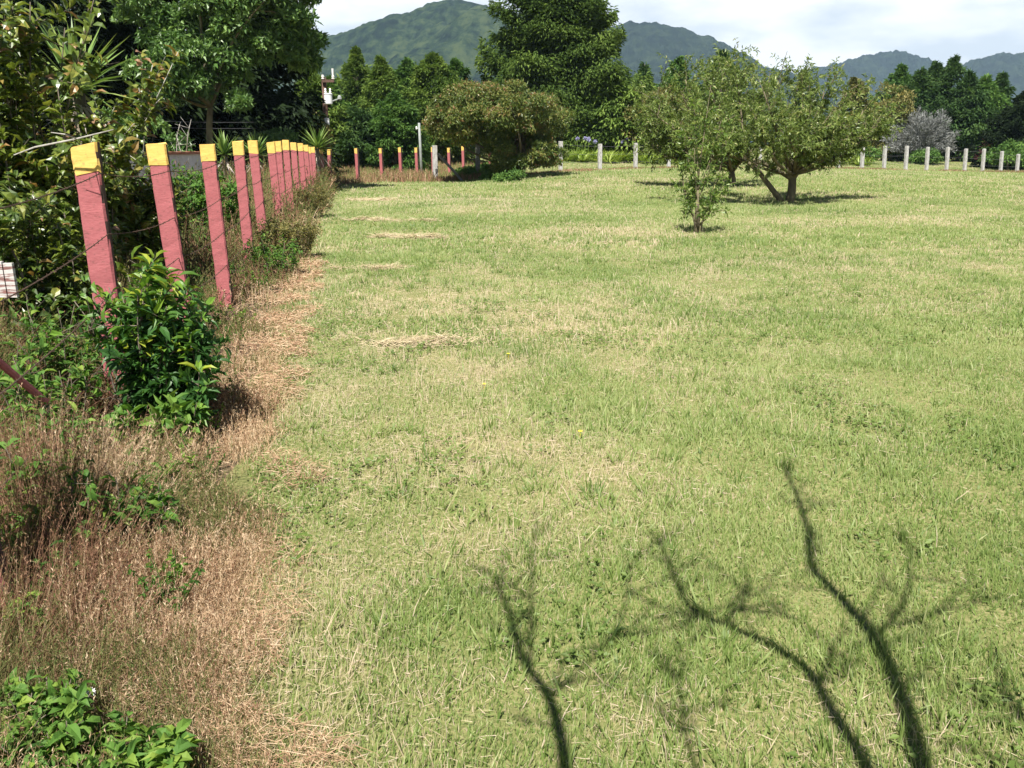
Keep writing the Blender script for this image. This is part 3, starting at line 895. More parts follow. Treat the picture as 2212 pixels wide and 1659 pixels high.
# ------------------------------------------------------------------ low wall behind the side fence
g = Geo()
w0, w1 = at(150, 336, 21.0), at(445, 330, 27.0)
root = thing('low_wall', 'low white wall capped with red clay tiles, glimpsed behind the fence shrubs', 'wall', (w0[0], w0[1], 0))
def slab(p, q, z0, z1, th, gg):
    dv = unit(np.array([q[0] - p[0], q[1] - p[1], 0]))
    nv = np.array([-dv[1], dv[0], 0]) * th / 2
    v = []
    for zz in (z0, z1):
        for c_ in (p - nv, q - nv, q + nv, p + nv):
            v.append((c_[0], c_[1], zz))
    gg.add(v, np.array([(0, 3, 2, 1), (4, 5, 6, 7), (0, 1, 5, 4), (1, 2, 6, 5), (2, 3, 7, 6), (3, 0, 4, 7)]), .5)
slab(w0, w1, -.1, 1.34, .2, g)
part(g, 'wall_face', M['plaster'], root)
g = Geo()
nb = 26
for k in range(nb):
    a, b = w0 * (1 - k / nb) + w1 * k / nb, w0 * (1 - (k + .97) / nb) + w1 * (k + .97) / nb
    slab(a, b, 1.342, 1.41 + .01 * (k % 2), .34, g)
part(g, 'tile_coping', M['tile'], root)

# ------------------------------------------------------------------ plant generators
def clumps_in(r_, c, rad, k, shell=.55, zmin=-.9):
    d = rand_unit(r_, k * 3)
    d = d[d[:, 2] > zmin][:k]
    return np.asarray(c) + d * np.asarray(rad) * (shell + (1 - shell) * r_.random((len(d), 1)) ** .6)

def clump_leaves(g, r_, C, cr, n, L, W, tint_mu, tint_sd, kind='flat', droop=.2, flat=.75, up=.5, top_flush=0.0, zc=None):
    """leaves over the outer shell of each clump"""
    k = len(C)
    cr = np.broadcast_to(np.asarray(cr, float), (k,))
    idx = np.repeat(np.arange(k), n)
    m = len(idx)
    d = rand_unit(r_, m)
    d[:, 2] = np.where(d[:, 2] < -.35, -d[:, 2], d[:, 2])
    rr = cr[idx] * (.45 + .55 * r_.random(m) ** .5)
    P = C[idx] + d * rr[:, None] * np.array([1, 1, flat])
    Nn = d * .7 + np.array([0, 0, up]) + rand_unit(r_, m) * .7
    U = unit(rand_unit(r_, m) + d * .5 + np.array([0, 0, -.25]))
    ct = r_.normal(0, .10, k)[idx]
    t = np.clip(r_.normal(tint_mu, tint_sd, m) + ct, 0, 1)
    if top_flush:
        t = np.clip(t + top_flush * (r_.random(m) < .5) * np.clip(d[:, 2] + .1, 0, 1) * ss(zc[0], zc[1], P[:, 2]), 0, 1)
    leaves(g, P, U, Nn, L * (.35 + 1.1 * r_.random(m)), W * (.5 + .9 * r_.random(m)), t, kind, droop)

def limb_set(g, r_, base, fork, ends, r0, r1, bow=.12, k=7):
    for e in ends:
        v = np.asarray(e) - fork
        bw = r_.normal(0, bow, 3) * np.linalg.norm(v) + np.array([0, 0, bow * .6 * np.linalg.norm(v)])
        n = 8
        tube(g, curve(fork, e, bw, n), np.linspace(r0, r1, n), k, .5)

def broad_tree(name, label, cat, base, trunk_h, crowns, mat, bark, seed, leaf=(.28, .15), per=170, trunk_r=.16, limbs=10, tint=(.5, .2), group=None, kind='flat', lean=(0, 0), flush=0.0, zc=None, flat=.75):
    """crowns: list of (centre, radii, number of clumps, clump radius)"""
    r_ = np.random.default_rng(seed)
    base = np.asarray(base, float)
    root = thing(name, label, cat, base, group)
    g = Geo()
    fork = base + np.array([lean[0], lean[1], trunk_h])
    n = 9
    tube(g, curve(base - np.array([0, 0, .15]), fork, r_.normal(0, .06, 3) * trunk_h, n), np.linspace(trunk_r * 1.25, trunk_r * .75, n), 9)
    allC, allR = [], []
    for c, rad, k, cr in crowns:
        C = clumps_in(r_, c, rad, k)
        allC.append(C)
        allR.append(cr * (.7 + .6 * r_.random(len(C))))
    C, CR = np.concatenate(allC), np.concatenate(allR)
    pick = r_.choice(len(C), min(limbs, len(C)), replace=False)
    limb_set(g, r_, base, fork, C[pick], trunk_r * .55, trunk_r * .12)
    part(g, 'trunk', M[bark], root, True)
    g = Geo()
    clump_leaves(g, r_, C, CR, per, leaf[0], leaf[1], tint[0], tint[1], kind, top_flush=flush, zc=zc, flat=flat)
    part(g, 'crown', M[mat], root)
    return root

def conifer(name, label, base, H, Rm, mat, seed, nb=130, per=150, spray=(.30, .11), taper=1.15, low=.04, group=None, wob=.18, cat='conifer tree', lean=0.0, tipup=.35, bot=.75):
    """cypress: rising branches whose ends carry hanging, billowing sprays"""
    r_ = np.random.default_rng(seed)
    base = np.asarray(base, float)
    root = thing(name, label, cat, base, group)
    g = Geo()
    ax = np.stack([np.linspace(0, lean, 8), np.zeros(8), np.linspace(-.2, H * .97, 8)], -1) + base
    tube(g, ax, np.linspace(.028 * H + .05, .02, 8), 8)
    f = low + (1 - low) * (np.arange(nb) + r_.random(nb)) / nb
    az = r_.random(nb) * 2 * math.pi
    prof = (1 - f ** taper) * (bot + (1 - bot) * ss(0, .28, f))
    lob = 1 + wob * np.sin(az * 3 + seed) + wob * r_.normal(0, .8, nb)
    ln = np.maximum(Rm * prof * lob, .10 * Rm * (1.4 - f))
    el = tipup * (.3 + .9 * f) + r_.normal(0, .12, nb)
    D = np.stack([np.cos(az) * np.cos(el), np.sin(az) * np.cos(el), np.sin(el)], -1)
    B0 = base + np.stack([lean * f, np.zeros(nb), f * H * .96], -1)
    for k in r_.choice(nb, min(nb, 46), replace=False):
        tip = B0[k] + D[k] * ln[k] * .8
        tube(g, curve(B0[k], tip, (0, 0, -.05 * ln[k]), 4), np.linspace(.012 * H * .5 * (1 - f[k]) + .015, .008, 4), 4, .5, False)
    part(g, 'trunk', M['bark'], root, True)
    g = Geo()
    npb = np.maximum((per * (.35 + .65 * ln / ln.max())).astype(int), 12)
    idx = np.repeat(np.arange(nb), npb)
    m = len(idx)
    t = .22 + .80 * r_.random(m) ** .62
    side = np.cross(D, np.array([0, 0, 1.0]))
    side = unit(side)[idx]
    l_ = ln[idx]
    wid = (.30 * (1.08 - t) + .09) * l_ + .10
    off = r_.normal(0, .62, m)
    P = B0[idx] + D[idx] * (l_ * t)[:, None] + side * (off * wid)[:, None]
    P[:, 2] += r_.normal(0, .36, m) * wid + .05 * l_ * t ** 2 - .16 * np.abs(off) * wid
    U = unit(D[idx] * .75 + side * off[:, None] * .7 + rand_unit(r_, m) * .55 + np.array([0, 0, -.28]))
    Nn = np.array([0, 0, 1.0]) + rand_unit(r_, m) * .75 + D[idx] * .35
    bt = r_.normal(0, .12, nb)[idx]
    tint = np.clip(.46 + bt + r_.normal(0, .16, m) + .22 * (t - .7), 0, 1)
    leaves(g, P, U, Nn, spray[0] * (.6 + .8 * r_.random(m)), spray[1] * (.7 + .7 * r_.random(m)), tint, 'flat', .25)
    part(g, 'crown', M[mat], root)
    return root

def shoot_tree(name, label, cat, base, trunk_pts, trunk_r, limb_ends, mat, bark, seed, n_shoot=10, shoot=(.8, 1.3), twig=5, leaf=(.10, .026), per=9, wind=(.25, 0, .25), group=None, tint=(.5, .2), limb_r=.06, kind='flat', spread=.7):
    """orchard tree: limbs, whippy shoots on them, twigs on the shoots, narrow leaves on the twigs"""
    r_ = np.random.default_rng(seed)
    base = np.asarray(base, float)
    root = thing(name, label, cat, base, group)
    g = Geo()
    for pts, r0, r1 in trunk_pts:
        pts = np.asarray(pts, float)
        tube(g, pts, np.linspace(r0, r1, len(pts)), 9)
    S0, S1 = [], []
    for fork, e, lr in limb_ends:
        fork, e = np.asarray(fork, float), np.asarray(e, float)
        v = e - fork
        ln = np.linalg.norm(v)
        c = curve(fork, e, np.array([v[0], v[1], 0]) * .10 + np.array([0, 0, -.07 * ln]) + r_.normal(0, .05, 3) * ln, 9)
        tube(g, c, np.linspace(lr, lr * .3, 9), 7)
        for s in range(n_shoot):
            t = .18 + .82 * r_.random() ** .8
            q = np.array([np.interp(t, np.linspace(0, 1, 9), c[:, a]) for a in range(3)])
            d = unit(v / ln * .55 + rand_unit(r_, 1)[0] * spread + np.array(wind) + np.array([0, 0, .35]))
            l_ = (shoot[0] + (shoot[1] - shoot[0]) * r_.random()) * (.65 + .5 * t)
            tip = q + d * l_
            cc = curve(q, tip, np.array([0, 0, .06 * l_]), 5)
            tube(g, cc, np.linspace(lr * .22, .006, 5), 4, .5, False)
            S0.append(cc[0]); S1.append(tip)
            for w in range(twig):
                tt = .2 + .8 * r_.random()
                q2 = cc[0] * (1 - tt) + tip * tt
                d2 = unit(d * .6 + rand_unit(r_, 1)[0] * .8 + np.array(wind) * .6)
                S0.append(q2); S1.append(q2 + d2 * l_ * (.25 + .3 * r_.random()))
    part(g, 'trunk', M[bark], root, True)
    S0, S1 = np.array(S0), np.array(S1)
    k = len(S0)
    g = Geo()
    idx = np.repeat(np.arange(k), per)
    m = len(idx)
    t = .08 + .95 * r_.random(m)
    D = unit(S1 - S0)[idx]
    P = S0[idx] * (1 - t)[:, None] + S1[idx] * t[:, None] + rand_unit(r_, m) * leaf[0] * .15
    U = unit(D * .7 + rand_unit(r_, m) * .8 + np.array([0, 0, -.15]))
    Nn = rand_unit(r_, m) + np.array([0, -.1, .8])
    tt = np.clip(r_.normal(tint[0], tint[1], m) + r_.normal(0, .1, k)[idx], 0, 1)
    leaves(g, P, U, Nn, leaf[0] * (.6 + .8 * r_.random(m)), leaf[1] * (.7 + .6 * r_.random(m)), tt, kind, .25)
    part(g, 'crown', M[mat], root)
    return root

def rosette(g, r_, c, n, L, W, tint_lo=.2, tint_hi=.9, lo=-.25, hi=1.45, droop=.12):
    az = r_.random(n) * 2 * math.pi + np.arange(n) * 2.4
    el = lo + (hi - lo) * (np.arange(n) / n) ** .8 + r_.normal(0, .08, n)
    U = np.stack([np.cos(az) * np.cos(el), np.sin(az) * np.cos(el), np.sin(el)], -1)
    Nn = np.array([0, 0, 1.0]) + rand_unit(r_, n) * .25 - U * 0
    P = np.asarray(c, float) + U * .04
    leaves(g, P, U, Nn, L * (.75 + .4 * r_.random(n)), W * (.8 + .4 * r_.random(n)), tint_lo + (tint_hi - tint_lo) * r_.random(n), 'blade', droop)

def yucca(label, base, hs, L, n, seed, dead=True, W=.05):
    r_ = np.random.default_rng(seed)
    base = np.asarray(base, float)
    root = thing('yucca', label, 'yucca', base, 'yuccas behind the side fence')
    g = Geo()
    top = base + np.array([0, 0, hs])
    tube(g, [base - np.array([0, 0, .1]), base * .5 + top * .5, top], [.10, .085, .07], 9)
    part(g, 'trunk', M['bark'], root, True)
    g = Geo()
    rosette(g, r_, top, n, L, W)
    part(g, 'rosette', M['yucca'], root)
    if dead:
        g = Geo()
        rosette(g, r_, top - np.array([0, 0, .12]), int(n * .6), L * .8, W * .6, 0, 1, -1.45, -.4, .05)
        part(g, 'dead_leaves', M['yucca_dead'], root)
    return root

def shrub(name, label, cat, base, stems, mat, bark, seed, leaf, n_leaf, kind='leaf', r0=.012, tint=(.5, .2), tipflush=0.0, group=None, sub=3, keep_if=None):
    """upright stems (list of tip points) with side twigs, leaves along them"""
    r_ = np.random.default_rng(seed)
    base = np.asarray(base, float)
    root = thing(name, label, cat, base, group)
    g = Geo()
    segs = []
    for b, e in stems:
        b, e = np.asarray(b, float), np.asarray(e, float)
        ln = np.linalg.norm(e - b)
        c = curve(b, e, r_.normal(0, .06, 3) * ln, 7)
        tube(g, c, np.linspace(r0, r0 * .3, 7), 6)
        for a in range(6):
            if a >= 1:
                segs.append((c[a], c[a + 1], a / 6 + .1))
        for s in range(sub):
            t = .3 + .65 * r_.random()
            q = b * (1 - t) + e * t
            q = np.array([np.interp(t, np.linspace(0, 1, 7), c[:, z]) for z in range(3)])
            d = unit((e - b) / ln * .5 + rand_unit(r_, 1)[0] * .9 + np.array([0, 0, .25]))
            l_ = ln * (.14 + .2 * r_.random())
            tube(g, [q, q + d * l_ * .5, q + d * l_], [r0 * .4, r0 * .3, r0 * .15], 4, .5, False)
            segs.append((q, q + d * l_ * .5, t)); segs.append((q + d * l_ * .5, q + d * l_, t + .1))
    part(g, 'stems', M[bark], root, True)
    A, B = np.array([s[0] for s in segs]), np.array([s[1] for s in segs])
    T = np.array([s[2] for s in segs])
    idx = r_.integers(0, len(segs), n_leaf)
    t = r_.random(n_leaf)
    D = unit(B - A)[idx]
    P = A[idx] * (1 - t)[:, None] + B[idx] * t[:, None]
    out = rand_unit(r_, n_leaf)
    out = unit(out - D * np.sum(out * D, -1, keepdims=True))
    U = unit(out + D * (.2 + .7 * r_.random((n_leaf, 1))) + np.array([0, 0, .1]))
    Nn = unit(D + np.array([0, -.15, .6]) + rand_unit(r_, n_leaf) * .45)
    keep = np.ones(n_leaf, bool) if keep_if is None else keep_if(P)
    tt = np.clip(r_.normal(tint[0], tint[1], n_leaf) + tipflush * np.clip(T[idx] + .15 * t - .72, 0, .4) * 2.2, 0, 1)
    g = Geo()
    L_, W_ = leaf[0] * (.4 + .95 * r_.random(n_leaf)), leaf[1] * (.55 + .8 * r_.random(n_leaf))
    leaves(g, (P + U * .008)[keep], U[keep], Nn[keep], L_[keep], W_[keep], tt[keep], kind, .22 + .25 * r_.random(1)[0])
    part(g, 'leaves', M[mat], root)
    return root

# ------------------------------------------------------------------ left shrubs and weeds
r_ = np.random.default_rng(5)
def fan(center, rx, ry, zlo, zhi, n, r_, spread=.55, dx=0.0):
    out = []
    for k in range(n):
        a, q = r_.random() * 2 * math.pi, math.sqrt(r_.random())
        x, y = center[0] + rx * q * math.cos(a), center[1] + ry * q * math.sin(a)
        b = np.array([center[0] + (x - center[0]) * spread, center[1] + (y - center[1]) * spread, gz(x, y)])
        out.append((b, np.array([x + dx, y, zlo + (zhi - zlo) * r_.random() * (1.05 - .45 * q)])))
    return out

# tall hedge shrubs behind the nearest posts
shrub('hedge_shrub', 'tall leafy shrub with yellow green and russet leaves at the fence, the largest', 'shrub', (-4.5, 7.2, 0), fan((-4.5, 7.2), 1.0, .8, 1.0, 3.3, 100, r_, .85), 'hedge', 'bark', 61, (.105, .058), 20000, tint=(.50, .20), tipflush=.12, sub=4, r0=.014)
shrub('hedge_shrub', 'tall yellow green shrub with a russet topped leader, in front of the big yucca', 'shrub', (-5.0, 8.9, 0), fan((-5.0, 8.9), .95, .7, .8, 2.3, 80, r_, .85) + [((-5.0, 7.8, 0), at(205, -10, 7.7)), ((-5.2, 7.8, 0), at(140, 60, 7.7)), ((-5.1, 7.8, 0), at(185, 110, 7.8)), ((-5.3, 7.8, 0), at(95, 30, 7.7)), ((-5.3, 7.8, 0), at(60, 80, 7.7))], 'hedge', 'bark', 66, (.12, .066), 12000, tint=(.50, .20), tipflush=.2, sub=4, r0=.014)
shrub('hedge_shrub', 'low part of the hedge with grey green leaves beside the nearest red post', 'shrub', (-3.45, 5.9, 0), fan((-3.5, 5.9), .52, .8, .4, 1.45, 60, r_, .85), 'hedge', 'bark', 62, (.08, .048), 9500, tint=(.42, .22), tipflush=.1, sub=4)
shrub('hedge_shrub', 'dense dark hedge shrub filling the gap between the two nearest red posts', 'shrub', (-4.55, 9.6, 0), fan((-4.6, 9.6), .78, .7, .6, 1.75, 54, r_, .8), 'hedge', 'bark', 63, (.10, .055), 8000, tint=(.45, .2), tipflush=.35, sub=4)
shrub('hedge_shrub', 'lanky shrub with a few tall leafy shoots against the dark trees', 'shrub', (-5.2, 9.3, 0), [((-5.2, 9.3, 0), at(385, 112, 9.2)), ((-5.2, 9.3, 0), at(330, 140, 9.4)), ((-5.2, 9.3, 0), at(300, 190, 9.2)), ((-5.3, 9.3, 0), at(345, 215, 9.2)), ((-5.3, 9.4, 0), at(255, 215, 9.4))], 'hedge', 'bark_grey', 64, (.13, .07), 900, tint=(.55, .18), tipflush=.25, sub=3)
shrub('hedge_shrub', 'rounded green shrub hiding the low white wall, between second and third near posts', 'shrub', (at(392, 380, 13)[0], 13, 0), fan((at(392, 380, 13)[0], 13), .85, .8, .5, 1.42, 60, r_, .8), 'weed', 'bark', 65, (.09, .045), 7500, tint=(.35, .2), sub=4)
g = Geo()                                             # bleached branch across the hedge
tube(g, [at(30, 335, 5.0), at(75, 318, 5.0), at(165, 300, 5.0), at(245, 280, 5.1)], [.003, .005, .005, .003], 6)
tube(g, [at(165, 300, 5.0), at(140, 290, 4.9), at(110, 286, 4.9)], [.004, .003, .002], 5)
tag(g.build('dead_branch', M['bark_grey'], loc=at(95, 312, 5.0)), 'bleached bare branch caught across the tall hedge shrub', 'branch')
g = Geo()
c = at(10, 595, 4.1)
for k in range(6):
    box(g, (c[0] - .25 + .05 * k, c[1], c[2] - .11), (c[0] - .25 + .05 * k + .044, c[1] + .02, c[2] + .10 - .008 * k))
tag(g.build('slatted_board', M['old_board'], loc=c), 'weathered white board with dark banded slats, half hidden in the hedge', 'board')

# yuccas
yucca('largest yucca, sword leaves fanning out of the tall hedge shrub', at(168, 195, 9.6) * np.array([1, 1, 0]), at(168, 195, 9.6)[2], .78, 60, 71, True, .06)
for (X, Y, D, L, lab) in ((485, 334, 20.0, .52, 'yucca behind the gap between third and fourth near posts'), (552, 336, 23.0, .62, 'yucca rising just behind the closely packed red posts, middle one'), (685, 320, 30.0, .80, 'bright yucca at the far end of the side fence, below the utility pole')):
    p = at(X, Y, D)
    yucca(lab, (p[0], D, gz(p[0], D)), p[2] - gz(p[0], D), L, 64, int(X), True, .06 if D < 28 else .075)

# glossy shrub in front of the nearest post
r_ = np.random.default_rng(9)
c = at(338, 760, 4.4)
st = fan((c[0], 4.4), .21, .24, .55, 1.02, 34, r_, .55)
st += [((c[0] - .1, 4.35, 0), at(160, 650, 4.3)), ((c[0] - .1, 4.35, 0), at(200, 640, 4.35)), ((c[0] - .05, 4.35, 0), at(190, 700, 4.25)), ((c[0] + .1, 4.35, 0), at(395, 640, 4.35)), ((c[0] + .1, 4.35, 0), at(405, 720, 4.3)), ((c[0] + .12, 4.3, 0), at(430, 800, 4.2)), ((c[0] + .12, 4.25, 0), at(425, 870, 4.1)), ((c[0] + .05, 4.35, 0), at(330, 575, 4.4)), ((c[0], 4.35, 0), at(275, 590, 4.4)), ((c[0], 4.35, 0), at(235, 620, 4.4))]
shrub('glossy_shrub', 'glossy dark green shrub with lance leaves hiding the nearest red post', 'shrub', (c[0], 4.4, 0), st, 'glossy', 'bark', 81, (.085, .030), 5200, tint=(.36, .17), tipflush=.55, sub=5, r0=.008, keep_if=lambda P: ~((P[:, 2] < .52) & (P[:, 0] < -2.04)) & ~((P[:, 2] < .88) & (P[:, 0] < -2.04) & (rng.random(len(P)) < .72)))
r_ = np.random.default_rng(10)
c = ground_at(345, 985)
shrub('leafy_weed', 'pale green weed with pointed leaves at the foot of the glossy shrub', 'weed', c, fan(c, .22, .16, .16, .34, 14, r_, .5), 'weed', 'bark', 82, (.085, .042), 420, tint=(.6, .2), sub=2, r0=.005)
# other weeds by the fence
for k, (X, Y, w, h, n, lab) in enumerate(((95, 1000, .26, .62, 700, 'bushy green weed in the reddish grass beside the red rail'),
                                          (165, 1120, .22, .42, 420, 'dark stemmed weed standing in the reddish dry grass'),
                                          (120, 900, .30, .72, 900, 'feathery green weed beside the nearest red post'),
                                          (40, 1190, .22, .50, 600, 'olive weed half sunk in the dry grass, between the rail and the closest post'),
                                          (300, 1190, .20, .30, 380, 'low dark weed in the middle of the near dry grass'),
                                          (130, 1300, .22, .34, 420, 'thin green weed in the dry grass above the leafy corner weeds'),
                                          (200, 1240, .16, .42, 300, 'spindly weed with a few round leaves in the reddish grass'),
                                          (60, 1080, .24, .52, 620, 'olive green weed below the thin red rail'),
                                          (330, 1090, .14, .22, 220, 'tiny weed where the dry grass meets the glossy shrub shadow'),
                                          (590, 600, .32, .50, 700, 'small green weed at the foot of the fourth red post'),
                                          (440, 565, .25, .62, 420, 'green weed between second and third near red posts'))):
    r_ = np.random.default_rng(100 + k)
    c = ground_at(X, Y)
    shrub('leafy_weed', lab, 'weed', c, fan(c, w, w * .8, h * .6, h * 1.1, 16, r_, .4), 'weed', 'bark', 110 + k, (.055, .026), n, tint=(.42, .24), sub=4, r0=.005)
for k, (X, Y, w, h, n, lab) in enumerate(((650, 560, .42, .62, 2000, 'feathery yellow green weed leaning over the lawn edge beside the fence'), (695, 470, .6, .78, 2400, 'olive brown weed clump at the lawn edge before the packed posts'))):
    r_ = np.random.default_rng(200 + k)
    c = ground_at(X, Y)
    c = np.array([edge_x(c[1]) - .32, c[1], gz(edge_x(c[1]) - .32, c[1])])
    shrub('feathery_weed', lab, 'weed', c, fan(c, w, w, h * .6, h, 44, r_, .5), 'olive', 'bark', 210 + k, (.05, .018), n * 2, tint=(.6, .24), sub=5, r0=.004, kind='flat')
# weeds in the near corner
for k, (X, Y, w, h, n, lab) in enumerate(((225, 1750, .28, .17, 800, 'broad patch of green leafy weeds in the near corner, with a daisy'),
                                          (40, 1650, .22, .24, 500, 'leafy weed beside the closest red post, left of the daisy'),
                                          (40, 1430, .12, .22, 130, 'small upright weed with pale leaves against the closest red post'))):
    r_ = np.random.default_rng(300 + k)
    c = ground_at(X, Y)
    shrub('leafy_weed', lab, 'weed', c, fan(c, w, w * .7, h * .55, h, 30 if k < 2 else 7, r_, .7), 'weed', 'bark', 310 + k, (.042, .026), int(n * 1.5), tint=(.62, .24), sub=3, r0=.004)
# daisy
p = at(197, 1497, 1.98)
root = thing('daisy', 'single white daisy with a yellow centre above the leafy weeds', 'flower', (p[0], p[1], gz(p[0], p[1])))
g = Geo()
tube(g, [(p[0], p[1], gz(p[0], p[1])), p - np.array([.005, 0, .005])], .0018, 5)
part(g, 'stem', M['weed'], root)
g = Geo()
az = np.arange(12) * math.pi / 6
leaves(g, np.repeat(p[None], 12, 0), np.stack([np.cos(az), np.sin(az) * .8 - .3, np.sin(az) * .5 + .25], -1), np.tile([0, -.7, .7], (12, 1)), .016, .008, .5, 'flat', .1)
part(g, 'petals', M['petal'], root)
g = Geo()
lathe(g, p + np.array([0, -.002, -.002]), [(0, .004), (.003, .006), (.006, .004)], 8)
part(g, 'centre', M['yellow_petal'], root)
# small yellow lawn flowers
for k, (X, Y) in enumerate(((1098, 778), (1046, 845), (1253, 950))):
    p = ground_at(X, Y) + np.array([0, 0, .05])
    g = Geo()
    az = np.arange(6) * math.pi / 3
    leaves(g, np.repeat(p[None], 6, 0), np.stack([np.cos(az), np.sin(az), .2 + 0 * az], -1), np.tile([0, -.5, .8], (6, 1)), .014, .011, .5, 'flat', .1)
    tube(g, [p - np.array([0, 0, .055]), p], .0014, 4)
    tag(g.build('lawn_flower', M['yellow_petal'], loc=p), ['tiny yellow flower in the lawn, the farthest of three', 'tiny yellow flower in the lawn, the leftmost of three', 'tiny yellow flower in the lawn, the rightmost of three'][k], 'flower', 'yellow lawn flowers')

# ------------------------------------------------------------------ trees at the left
b = at(462, 305, 30.0)
broad_tree('broadleaf_tree', 'broad green tree with a pale forked trunk, behind the red side fence', 'tree', (b[0], 30, 0), 2.9,
           [(at(560, 10, 30.5), (2.4, 2.0, 1.75), 40, .66), (at(420, 130, 29.5), (1.9, 1.6, 1.2), 26, .55), (at(500, -110, 30.5), (2.6, 2.2, 1.8), 26, .8), (at(605, 105, 30.5), (1.15, 1.2, .8), 15, .50), (at(390, 205, 29.0), (1.0, 1.0, .5), 8, .40), (at(525, 220, 29.0), (.5, .6, .3), 4, .30), (at(330, 40, 31), (1.4, 1.4, 1.2), 10, .6)],
           'broad', 'bark_moss', 401, (.20, .095), 430, .12, 16, (.55, .22))
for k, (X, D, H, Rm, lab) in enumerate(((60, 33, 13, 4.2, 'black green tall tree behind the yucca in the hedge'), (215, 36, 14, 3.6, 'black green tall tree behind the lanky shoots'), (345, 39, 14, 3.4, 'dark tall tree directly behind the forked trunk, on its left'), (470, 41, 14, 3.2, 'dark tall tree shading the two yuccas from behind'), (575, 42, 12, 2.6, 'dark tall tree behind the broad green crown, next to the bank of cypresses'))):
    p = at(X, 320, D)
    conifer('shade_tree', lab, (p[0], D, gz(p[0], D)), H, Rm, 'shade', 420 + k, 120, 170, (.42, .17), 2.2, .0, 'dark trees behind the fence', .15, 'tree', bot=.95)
# undergrowth before them
for k, (X, Y, D, w, h, mat, lab) in enumerate(((645, 275, 43, 1.3, 1.5, 'olive', 'dull olive shrub under the dark trees beside the utility pole'), (300, 300, 27, 1.6, 1.0, 'broad', 'dark low shrub under the broad green tree'), (600, 330, 33, 1.2, .8, 'broad', 'dark low shrub behind the packed red posts'))):
    p = at(X, Y, D)
    broad_tree('garden_shrub', lab, 'shrub', (p[0], D, gz(p[0], D)), .4, [((p[0], D, p[2] - h * .3), (w, w, h), 22, .5)], mat, 'bark', 440 + k, (.2, .09), 150, .05, 6, (.45, .2))
r_ = np.random.default_rng(45)                        # bare white branched shrub
p = at(398, 330, 26)
root = thing('bare_shrub', 'leafless shrub with white branches under the broad green tree', 'shrub', (p[0], 26, 0))
g = Geo()
for X, Y in ((413, 258), (405, 285), (388, 268), (380, 290)):
    e = at(X, Y, 26 + r_.normal(0, .2))
    c = curve((p[0], 26, .6), e, r_.normal(0, .1, 3), 7)
    tube(g, c, np.linspace(.020, .006, 7), 5)
    for q in range(5):
        s = c[r_.integers(2, 6)]
        tube(g, [s, s + unit(r_.normal(0, 1, 3) + np.array([0, 0, 1.2])) * .4], [.007, .003], 4)
part(g, 'branches', M['bark_grey'], root, True)

# ------------------------------------------------------------------ bank of cypresses
CY = 'bank of cypresses below the hill'
for k, (X, Y, D, Rm, mat, lab) in enumerate((
        (672, 148, 53, 2.6, 'cypress', 'bright green cypress just left of the utility pole'),
        (768, 98, 60, 3.1, 'cypress', 'tallest cypress of the bank, pointed, right of the utility pole'),
        (712, 165, 57, 2.4, 'cypress_b', 'small cypress directly behind the transformer of the utility pole'),
        (822, 120, 57, 2.7, 'cypress', 'pointed yellow green cypress, next right of the tallest of the bank'),
        (876, 124, 61, 3.0, 'cypress_b', 'cypress in the middle of the bank, left of the domed one'),
        (934, 112, 58, 3.3, 'cypress', 'domed cypress above the thin grey steel pole'),
        (985, 125, 62, 3.0, 'cypress_b', 'cypress of the bank touching the giant cypress'),
        (850, 200, 52, 2.4, 'cypress_b', 'low green cypress in front of the bank, left of the grey steel pole'),
        (765, 235, 53, 2.3, 'cypress_c', 'low dark cypress in front of the bank, right of the utility pole'))):
    p = at(X, Y, D)
    z0 = gz(p[0], D)
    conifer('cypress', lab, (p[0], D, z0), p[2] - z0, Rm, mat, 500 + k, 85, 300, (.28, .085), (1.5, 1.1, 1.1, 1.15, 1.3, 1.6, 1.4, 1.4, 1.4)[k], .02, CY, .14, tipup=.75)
# the giant cypress
p = at(1195, 300, 60)
conifer('giant_cypress', 'giant dark cypress towering behind the round bush', (p[0], 60, gz(p[0], 60)), 21.0, 6.1, 'cypress_d', 531, 280, 850, (.30, .085), 1.02, .02, None, .13, bot=.98)
p = at(1322, 190, 57)
conifer('cypress', 'lower cypress skirting the giant one on its right', (p[0], 57, gz(p[0], 57)), p[2] - gz(p[0], 57) + .6, 2.6, 'cypress', 532, 90, 140, (.34, .13), 2.2, .02, None, .2)
for k, (X, Y, D, Rm, mat, lab) in enumerate((
        (1393, 132, 85, 2.2, 'cypress_c', 'slim dark spire conifer between the giant cypress and the orchard trees'),
        (1464, 118, 74, 3.2, 'cypress_b', 'dark conifer peeping over the front orchard tree'),
        (1562, 104, 82, 3.4, 'cypress_c', 'dark conifer directly behind the top of the orchard trees'),
        (1850, 165, 78, 3.0, 'olive', 'brownish conifer half behind the large orchard crown'))):
    p = at(X, Y, D)
    conifer('conifer', lab, (p[0], D, gz(p[0], D)), p[2] - gz(p[0], D), Rm, mat, 540 + k, 100, 110, (.42, .16), 1.5, .02, 'conifers behind the orchard trees', .15)
